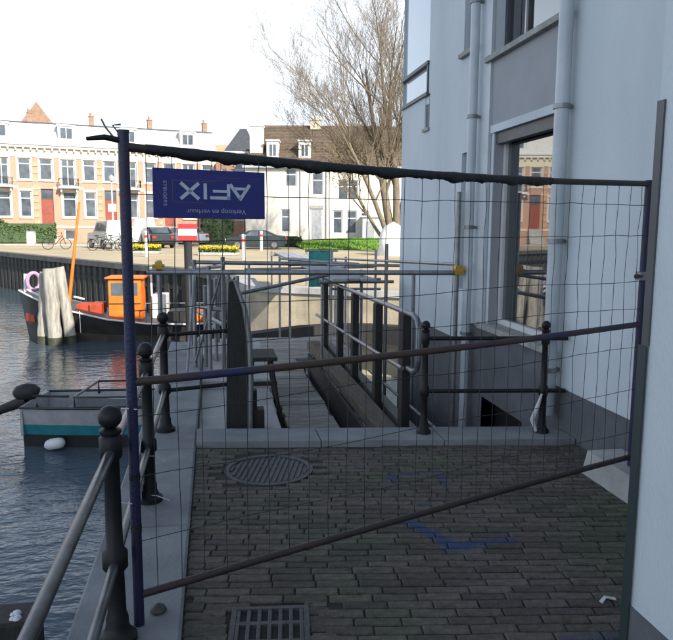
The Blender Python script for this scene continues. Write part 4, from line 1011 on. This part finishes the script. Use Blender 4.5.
# ---------------- terrace houses
def arch(a, b, z, rise, y0, y1, th):  # segmental arch band
    n = 8; mm = MB(); P = []
    for k in range(n + 1):
        t = k / n; P.append((a + (b - a) * t, z + rise * math.sin(math.pi * t)))
    mm.prism(P + [(x, zz + th) for x, zz in reversed(P)], y0, y1); return mm
HW = 5.3
def terrace_house():
    t = thing('terrace_house', 'x', 'house', (0, 0, 0), 0, 'terrace houses across the canal')
    D_ = (.40, 1.40, 1.55, 4.75); wins = [(2.15, 3.30, 2.30, 4.55), (4.0, 4.95, 2.30, 4.55)]
    up = [(.36, 1.42, 5.50, 7.35), (2.10, 3.25, 5.02, 7.35), (3.95, 4.98, 5.50, 7.35)]; bas = [(2.2, 3.2, .35, 1.25)]
    mm = MB(); facade(mm, 0, HW, -.2, 8.7, [D_, *wins, *up, *bas], .22)
    mm.quad((0, 0, -.2), (0, 9, -.2), (0, 9, 8.7), (0, 0, 8.7)); mm.quad((HW, 0, -.2), (HW, 9, -.2), (HW, 9, 8.7), (HW, 0, 8.7)); mm.quad((0, 9, -.2), (HW, 9, -.2), (HW, 9, 8.7), (0, 9, 8.7))
    part(mm, 'wall', 'brickpink', t)
    part(MB().box(-.0, HW, -.06, -.004, -.2, 1.42), 'plinth', 'cream', t) if False else None
    for z0, z1 in ((1.38, 1.55), (4.72, 4.95), (7.42, 8.2), (5.36, 5.46)):
        segs = [(0, HW)] if z0 > 7 or z0 < 2 else [(0, .36), (1.44, 2.08), (3.34, 3.92), (5.0, HW)]
        for a, b in segs: part(MB().box(a, b, -.05, -.003, z0, z1), 'stone_band', 'cream', t)
    for k in range(9):
        z = 1.7 + k * .62
        if z > 7.2: break
        part(MB().box(0, .22, -.06, -.004, z, z + .30), 'quoin', 'brickpale', t); part(MB().box(HW - .22, HW, -.06, -.004, z, z + .30), 'quoin', 'brickpale', t)
    for a, b, c_, d in wins + up:
        for f in (a, b - .0): pass
        part(MB().box(a - .12, a - .003, -.045, -.002, c_, d).box(b + .003, b + .12, -.045, -.002, c_, d).box(a - .14, b + .14, -.055, -.002, d + .003, d + .2), 'surround', 'cream', t)
        part(MB().box(a - .1, b + .1, -.10, .05, c_ - .12, c_ - .003), 'sill', 'cream', t)
    for a, b, c_, d in wins: window(t, a, b, c_, d, .10, .10, 'frame_white', 'glass_far', trans=(.72,))
    for i, (a, b, c_, d) in enumerate(up): window(t, a, b, c_, d, .10, .10, 'frame_white', 'glass_far', mull=(.5,) if i == 1 else (), trans=(.74,))
    for a, b, c_, d in wins[:1] + up[:1]: part(MB().box(a + .12, a + .40, .17, .19, c_ + .15, d - .15), 'curtain', 'curtain', t)
    window(t, *bas[0], .1, .08, 'frame_white', 'glass_far')
    dr = part(MB().box(D_[0], D_[1], .12, .18, D_[2], 3.85).box(D_[0] + .12, D_[1] - .12, .10, .12, D_[2] + .2, 2.5).box(D_[0] + .12, D_[1] - .12, .10, .12, 2.65, 3.7), 'door', 'doorred', t)
    part(MB().lathe([(.03, 0), (.05, .03), (.03, .06)], D_[1] - .15, .07, 2.6, 8), 'handle', 'yellow', dr)
    window(t, D_[0], D_[1], 3.86, D_[3], .12, .08, 'frame_dark', 'glass_far', name='transom_window')
    st = MB()
    for k in range(5): st.box(D_[0] - .15, D_[1] + .15, -.30 - .28 * (5 - k), -.0 - .003 * k, k * .31 - .2, (k + 1) * .31)
    part(st, 'stoop', 'concrete_lite', t)
    bs = part(MB().box(1.85, 3.55, -.85, -.004, 4.82, 5.0).box(2.0, 2.12, -.6, -.004, 4.5, 4.82).box(3.28, 3.4, -.6, -.004, 4.5, 4.82), 'balcony', 'white', t)
    bar = MB(); 
    for k in range(18): bar.tube([(1.9 + k * .094, -.80, 5.0), (1.9 + k * .094, -.80, 5.62)], .014, 4)
    for yy in (-.6, -.4, -.2):
        for x in (1.9, 3.5): bar.tube([(x, yy, 5.0), (x, yy, 5.62)], .014, 4)
    bar.tube([(1.9, -.02, 5.64), (1.9, -.80, 5.64), (3.5, -.80, 5.64), (3.5, -.02, 5.64)], .025, 6); part(bar, 'balustrade', 'iron_black', bs)
    cn = part(MB().box(-.0, HW, -.42, -.003, 8.45, 8.72).box(.0, HW, -.30, -.004, 8.22, 8.45), 'cornice', 'white', t)
    for k in range(9): part(MB().box(.2 + k * .6, .34 + k * .6, -.28, -.05, 7.98, 8.215), 'bracket', 'cream', cn)
    rf = part(MB().prism([(-.15, 8.73), (1.3, 10.45), (7.5, 10.7), (9.0, 8.73)], 0, HW, 'x'), 'roof', 'slate', t)
    part(MB().box(0.0, HW, 1.22, 1.45, 10.46, 10.56), 'roof_edge', 'darkroof', rf)
    part(MB().box(4.86, 5.28, 3.4, 4.0, 10.3, 11.6).box(4.82, 5.32, 3.35, 4.05, 11.6, 11.7).tube([(5.0, 3.7, 11.7), (5.0, 3.7, 12.0)], .1, 8), 'chimney', 'brownwall', rf)
    dm = part(MB().box(2.0, 3.35, .05, 1.6, 8.95, 10.2).box(1.9, 3.45, -.05, 1.7, 10.2, 10.32), 'dormer', 'white', t)
    window(t, 2.12, 3.23, 9.05, 10.1, .0, .08, 'frame_white', 'glass_far', mull=(.5,), name='dormer_window')
    return t
FA = Vector((-15.1, 65.4, 0)); FB = Vector((-10.3, 66.5, 0)); fd = (FB - FA).normalized(); rzf = math.atan2(fd.y, fd.x) 
th0 = terrace_house()
labs = {-6: None}
wl_ = ['terrace house far left of the frame, mirrored in the big window', 'second terrace house out past the left edge of the view', 'third terrace house out past the left edge of the view',
       'brick terrace house cut by the left edge of the picture', 'brick terrace house with red door above the white bin and off-road car', 'brick terrace house crossed by the tall blue fence post', 'brick terrace house mostly hidden behind the blue sign']
for k, i in enumerate(range(-4, 3)):
    o = th0 if k == 0 else copy_tree(th0)
    o.location = FA + fd * (HW * i) + Vector((0, 0, -.15)); o.rotation_euler = (0, 0, rzf); o['label'] = wl_[k]

# gabled house behind the terrace
def simple_house(name, lab, loc, rz, wx, dy, eave, ridge, wallm, roofm, wins, hip=0.0, axis='x', chim=()):
    t = thing(name, lab, 'house', loc, rz)
    mm = MB(); facade(mm, 0, wx, -.3, eave, wins, .18)
    mm.quad((0, 0, -.3), (0, dy, -.3), (0, dy, eave), (0, 0, eave)); mm.quad((wx, 0, -.3), (wx, dy, -.3), (wx, dy, eave), (wx, 0, eave)); mm.quad((0, dy, -.3), (wx, dy, -.3), (wx, dy, eave), (0, dy, eave))
    part(mm, 'wall', wallm, t)
    o = .25; e = eave
    if axis == 'x':
        a, b, c, d = (-o, -o, e), (wx + o, -o, e), (wx + o, dy + o, e), (-o, dy + o, e); r1, r2 = (hip - (0 if hip else o), dy / 2, ridge), (wx - hip + (0 if hip else o), dy / 2, ridge)
        mm = MB().add([a, b, c, d, r1, r2], [(0, 1, 5, 4), (2, 3, 4, 5), (0, 4, 3), (1, 2, 5), (3, 2, 1, 0)])
    else:
        a, b, c, d = (-o, -o, e), (wx + o, -o, e), (wx + o, dy + o, e), (-o, dy + o, e); r1, r2 = (wx / 2, -o, ridge), (wx / 2, dy + o, ridge)
        mm = MB().add([a, b, c, d, r1, r2], [(0, 3, 5, 4), (2, 1, 4, 5), (0, 4, 1), (3, 2, 5), (3, 2, 1, 0)])
    rf = part(mm, 'roof', roofm, t)
    part(MB().box(-.2, wx + .2, -.35, -.255, e - .16, e + .02), 'gutter', 'pvc', t)
    for w_ in wins: window(t, *w_, .08, .08, 'frame_white', 'glass_far', trans=(.66,), mull=(.5,) if w_[1] - w_[0] > 1.1 else ())
    for x, y, z0, z1, s, cm in chim:
        part(MB().box(x - s, x + s, y - s, y + s, z0, z1).box(x - s - .06, x + s + .06, y - s - .06, y + s + .06, z1, z1 + .12).tube([(x, y, z1 + .12), (x, y, z1 + .45)], .12, 8), 'chimney', cm, rf)
    return t, rf
simple_house('gabled_house', 'reddish gabled house rising behind the terrace at far left', (-20.6, 82, 0), R(12), 4.2, 8, 11.4, 14.6, 'brickpale', 'brownwall', [(1.5, 2.7, 8, 10)], axis='y')
simple_house('brown_house', 'brown brick house with low roof above the sign', (-1.6, 76, 0), R(-6), 4.3, 8, 8.9, 10.3, 'brownwall', 'brickpale', [(.6, 1.5, 5.6, 7.4), (2.6, 3.5, 5.6, 7.4)], hip=1.4)
simple_house('slate_house', 'tall narrow house with dark slate roof left of the white house', (1.35, 66, 0), R(-6), 2.6, 8, 8.2, 10.8, 'brownwall', 'darkroof', [(.7, 1.7, 5.4, 7.2), (.7, 1.7, 2.0, 4.0)], hip=1.0)

# white house with brown roof
WHY = 58.6
wh0 = Vector((2.7, 59.2, 0)); wrz = R(-9)
def wu(x, D=58.): return (x - 246) / 700 * 58
W1 = [(286, 297, 170, 188), (312.5, 323.5, 174, 196), (338.5, 358.5, 181, 200)]; 
GW = [(281.5, 290.5, 210, 233), (333.5, 343, 211, 234), (347.5, 357.5, 211, 234), (361.5, 370, 211, 217)]
def hv(y): return (245.5 - y) / 700 * 58
wins = [(wu(a), wu(b), hv(d), hv(c)) for a, b, c, d in W1 + GW]
t, rf = simple_house('white_house', 'whitewashed house with brown tiled roof and dormers behind the bare tree', wh0, wrz, 15.5, 9, hv(168), hv(121), 'whitehouse', 'tile', wins, hip=1.2,
                     chim=[(5.75, 4.2, hv(126), hv(117), .45, 'cream'), (.85, 1.6, hv(160), hv(128), .55, 'whitehouse')])
part(MB().box(wu(312.5), wu(322.5), -.03, .05, .05, hv(210)), 'door', 'boat_grey', t)
part(MB().box(wu(311), wu(324), -.09, -.003, hv(209.5), hv(206)), 'door_lintel', 'sillstone', t)
part(MB().tube([(wu(327), -.08, .1), (wu(327), -.08, hv(170))], .05, 8), 'downpipe', 'boat_grey', t)
part(MB().tube([(wu(301), -.08, .1), (wu(301), -.08, hv(170))], .04, 8), 'downpipe', 'boat_grey', t)
for px in (273, 305):
    d_ = part(MB().box(wu(px - 6), wu(px + 6), .55, 3.2, hv(161), hv(143)).box(wu(px - 7), wu(px + 7), .45, 3.3, hv(143), hv(141.5)), 'dormer', 'white', t)
    window(t, wu(px - 4.3), wu(px + 4.3), hv(158.5), hv(145.5), .50, .08, 'frame_white', 'glass_far', mull=(.5,), name='dormer_window')
# roof tiles: courses as ridges
mm = MB(); e, rg, dyh = hv(168), hv(121), 4.5
for k in range(26):
    f = (k + .5) / 27; y = -.25 + (dyh + .25) * f; z = e + (rg - e) * f; ins = 1.2 * f
    mm.box(-.2 + ins * .95, 15.7 - ins * .95, y - .05, y + .03, z + .0, z + .06)
part(mm, 'tile_courses', 'tile', rf, kind='stuff')
# annex and covered heap at its right
an = thing('flat_annex', 'small pale flat roofed annex in front of the white house', 'annex', (12.0, 56.2, 0), R(-9))
part(MB().box(0, 1.7, 0, 1.6, -.1, 2.25, bev=.02), 'wall', 'pvc', an); part(MB().box(-.08, 1.78, -.08, 1.68, 2.25, 2.36), 'roof', 'boat_grey', an); part(MB().box(.3, .95, -.03, -.003, 0, 1.95), 'door', 'boat_grey', an)
mm = MB(); n = 20; vs = []; rings = 9
for j in range(rings):
    f = j / (rings - 1); r = (1 - f ** 2.4) ** .5 if f < 1 else 0.02
    for k in range(n): a = 2 * math.pi * k / n; q = 1 + .06 * math.sin(3 * a + j) ; vs.append((9.85 + .84 * max(r, .03) * q * math.cos(a), 38.0 + .80 * max(r, .03) * q * math.sin(a), 0.0 + 1.85 * f))
mm.add(vs, [(j * n + k, j * n + (k + 1) % n, (j + 1) * n + (k + 1) % n, (j + 1) * n + k) for j in range(rings - 1) for k in range(n)], True)
solo(mm, 'covered_heap', 'white', 'rounded bright white covered heap beside the lawn at the building corner', 'cover')

# ---------------- bare tree
tree = thing('bare_tree', 'tall bare multi-stemmed tree between the white house and the grey building', 'tree', (11.25, 42.5, 0))
rnd = random.Random(21); TR = MB(); TW = MB(); ntw = [0]
def branch(mmb, p, d, L_, r, depth):
    n = 9 if depth == 0 else (5 if depth < 3 else 3); pts = [p.copy()]; rs = [r]; dd = d.copy()
    for k in range(n):
        dd = (dd + Vector((rnd.gauss(0, .09 if depth else .06), rnd.gauss(0, .09 if depth else .06), rnd.gauss(0, .05) + ((.035 if depth == 0 else .06) if depth < 4 else .04)))).normalized()
        pts.append(pts[-1] + dd * (L_ / n)); rs.append(r * (1 - (.86 if depth == 0 else .62) * ((k + 1) / n) ** (1.25 if depth == 0 else 1)))
    mm = TR if depth < 2 else TW
    mm.tube(pts, rs, 8 if depth == 0 else (6 if depth == 1 else (4 if depth == 2 else 3)), cap=False)
    if depth >= 6 or r < .006: return
    kids = {0: 9, 1: 8, 2: 5, 3: 5, 4: 2, 5: 0}[depth]
    for j in range(kids):
        t_ = (.30 if depth == 0 else .18) + (.80 if depth else .68) * (j + rnd.random() * .8) / kids; t_ = min(t_, .99); i = min(int(t_ * n), n - 1); q = pts[i].lerp(pts[i + 1], t_ * n - i)
        ax = (pts[i + 1] - pts[i]).normalized(); az = rnd.uniform(0, 6.283); u = ax.orthogonal().normalized(); v = ax.cross(u)
        sp_ = rnd.uniform(.32, .72) if depth else rnd.uniform(.4, .8); nd = (ax * math.cos(sp_) + (u * math.cos(az) + v * math.sin(az)) * math.sin(sp_)); nd.z += .12; nd.normalize()
        branch(TW, q, nd, L_ * rnd.uniform(.42, .66) * (1.0 if depth else .8), max(rs[i] * rnd.uniform(.34, .52), .006), depth + 1)
base = Vector((0, 0, -.1))
for d, L_, r in (((-.20, .05, 1), 11.5, .30), ((-.02, .1, 1), 13, .26), ((.16, 0, 1), 12, .2), ((-.40, -.1, 1), 10.2, .17), ((.34, .1, 1), 9, .13), ((-.62, .2, 1), 8.4, .13)):
    branch(TR, base + Vector((d[0] * .5, d[1] * .5, 0)), Vector(d).normalized(), L_, r, 0)
TR.lathe([(.62, -.1), (.48, .2), (.34, .5), (.18, .85), (.03, 1.1)], -.05, .03, 0, 12)
part(TR, 'trunk', 'bark', tree); part(TW, 'crown', 'twig', tree)
print('twig faces', len(TW.f))
# clinging dry leaves low in the crown
a = MB(); rl = random.Random(5)
pool = [TW.v[rl.randrange(len(TW.v))] for _ in range(60000)]; pool = [p for p in pool if 3.6 < p[2] < 6.6 and p[0] < .9][:2600]
it = iter(pool)
leaves(a, len(pool), lambda: next(it), .05); part(a, 'dry_leaves', 'oldleaf', tree)

# ================================================================== YARD DETAILS
gr = thing('drain_grate', 'cast iron slotted drain grate in the brick paving', 'drain grate', ((GR[0] + GR[1]) / 2, (GR[2] + GR[3]) / 2, -.05), R(-6))
gx, gy = (GR[1] - GR[0]) / 2, (GR[3] - GR[2]) / 2; f_ = .022
part(MB().box(-gx, gx, -gy, -gy + f_, .0, .054).box(-gx, gx, gy - f_, gy, .0, .054).box(-gx, -gx + f_, -gy + f_, gy - f_, .0, .054).box(gx - f_, gx, -gy + f_, gy - f_, .0, .054), 'frame', 'iron_cast', gr)
nS = 6; iw = 2 * (gx - f_); sl = .026; gap = (iw - nS * sl) / (nS + 1)
for k in range(nS + 1):
    x = -gx + f_ + k * (sl + gap); part(MB().box(x + .0005, x + gap - .0005, -gy + f_, gy - f_, .012, .053, bev=.003), 'bar', 'iron_cast', gr)
for yy in (gy - f_ - .105, gy - f_ - .235): part(MB().box(-gx + f_, gx - f_, yy - .012, yy + .012, .010, .0525), 'cross_bar', 'iron_cast', gr)
part(MB().box(-gx + .004, gx - .004, -gy + .004, gy - .004, -.0045, -.0005), 'dark_sump_sheet', 'pit', gr)  # thin black sheet stands in for the unlit depth below the bars
mc = thing('round_cover', 'round ribbed iron cover sunk in the paving near the kerb', 'manhole cover', (MC[0], MC[1], -.05), R(-14))
ring = [(MC[2] - .035, .02), (MC[2], .02), (MC[2], .051), (MC[2] - .03, .051), (MC[2] - .035, .046)]
n = 40; mm = MB(); vs = [(r * math.cos(2 * math.pi * k / n), r * math.sin(2 * math.pi * k / n), z) for r, z in ring for k in range(n)]
mm.add(vs, [(i * n + k, i * n + (k + 1) % n, ((i + 1) % 5) * n + (k + 1) % n, ((i + 1) % 5) * n + k) for i in range(5) for k in range(n)]); part(mm, 'ring', 'iron_cast', mc)
part(MB().lathe([(MC[2] - .037, .0), (MC[2] - .037, .040)], 0, 0, 0, 40), 'disc', 'iron_cast', mc)
for k in range(15):
    x = -.25 + k * .0357; h_ = math.sqrt(max(.0, (MC[2] - .045) ** 2 - x * x))
    if h_ > .03: part(MB().box(x - .0095, x + .0095, -h_, h_, .0405, .0485, bev=.003), 'rib', 'iron_cast', mc)
lt = MB().add([(1.66, 2.66, .008), (1.70, 2.69, .012), (1.745, 2.675, .009), (1.74, 2.655, .008), (1.70, 2.67, .014), (1.665, 2.64, .008), (1.66, 2.66, .004), (1.70, 2.69, .008), (1.745, 2.675, .005), (1.74, 2.655, .004), (1.70, 2.67, .010), (1.665, 2.64, .004)],
              [(0, 1, 4, 5), (1, 2, 3, 4), (11, 10, 7, 6), (10, 9, 8, 7), (0, 6, 7, 1), (1, 7, 8, 2), (2, 8, 9, 3), (3, 9, 10, 4), (4, 10, 11, 5), (5, 11, 6, 0)])
solo(lt, 'litter', 'paper', 'small white scrap of litter on the bricks near the wall corner', 'litter')
pb = MB(); r0 = random.Random(3); vs = []; n = 10
for j in range(6):
    f = j / 5; rr_ = .034 * math.sin(math.pi * (.25 + .75 * f)) + .001
    for k in range(n): a_ = 2 * math.pi * k / n; q = r0.uniform(.85, 1.12); vs.append((-.255 + rr_ * q * math.cos(a_), 2.86 + rr_ * q * math.sin(a_), .017 + .045 * f))
pb.add(vs, [(j * n + k, j * n + (k + 1) % n, (j + 1) * n + (k + 1) % n, (j + 1) * n + k) for j in range(5) for k in range(n)] + [tuple(reversed(range(n)))], True)
solo(pb, 'stone', 'iron_cast', 'dark round lump lying on the coping beside the fence post', 'stone')
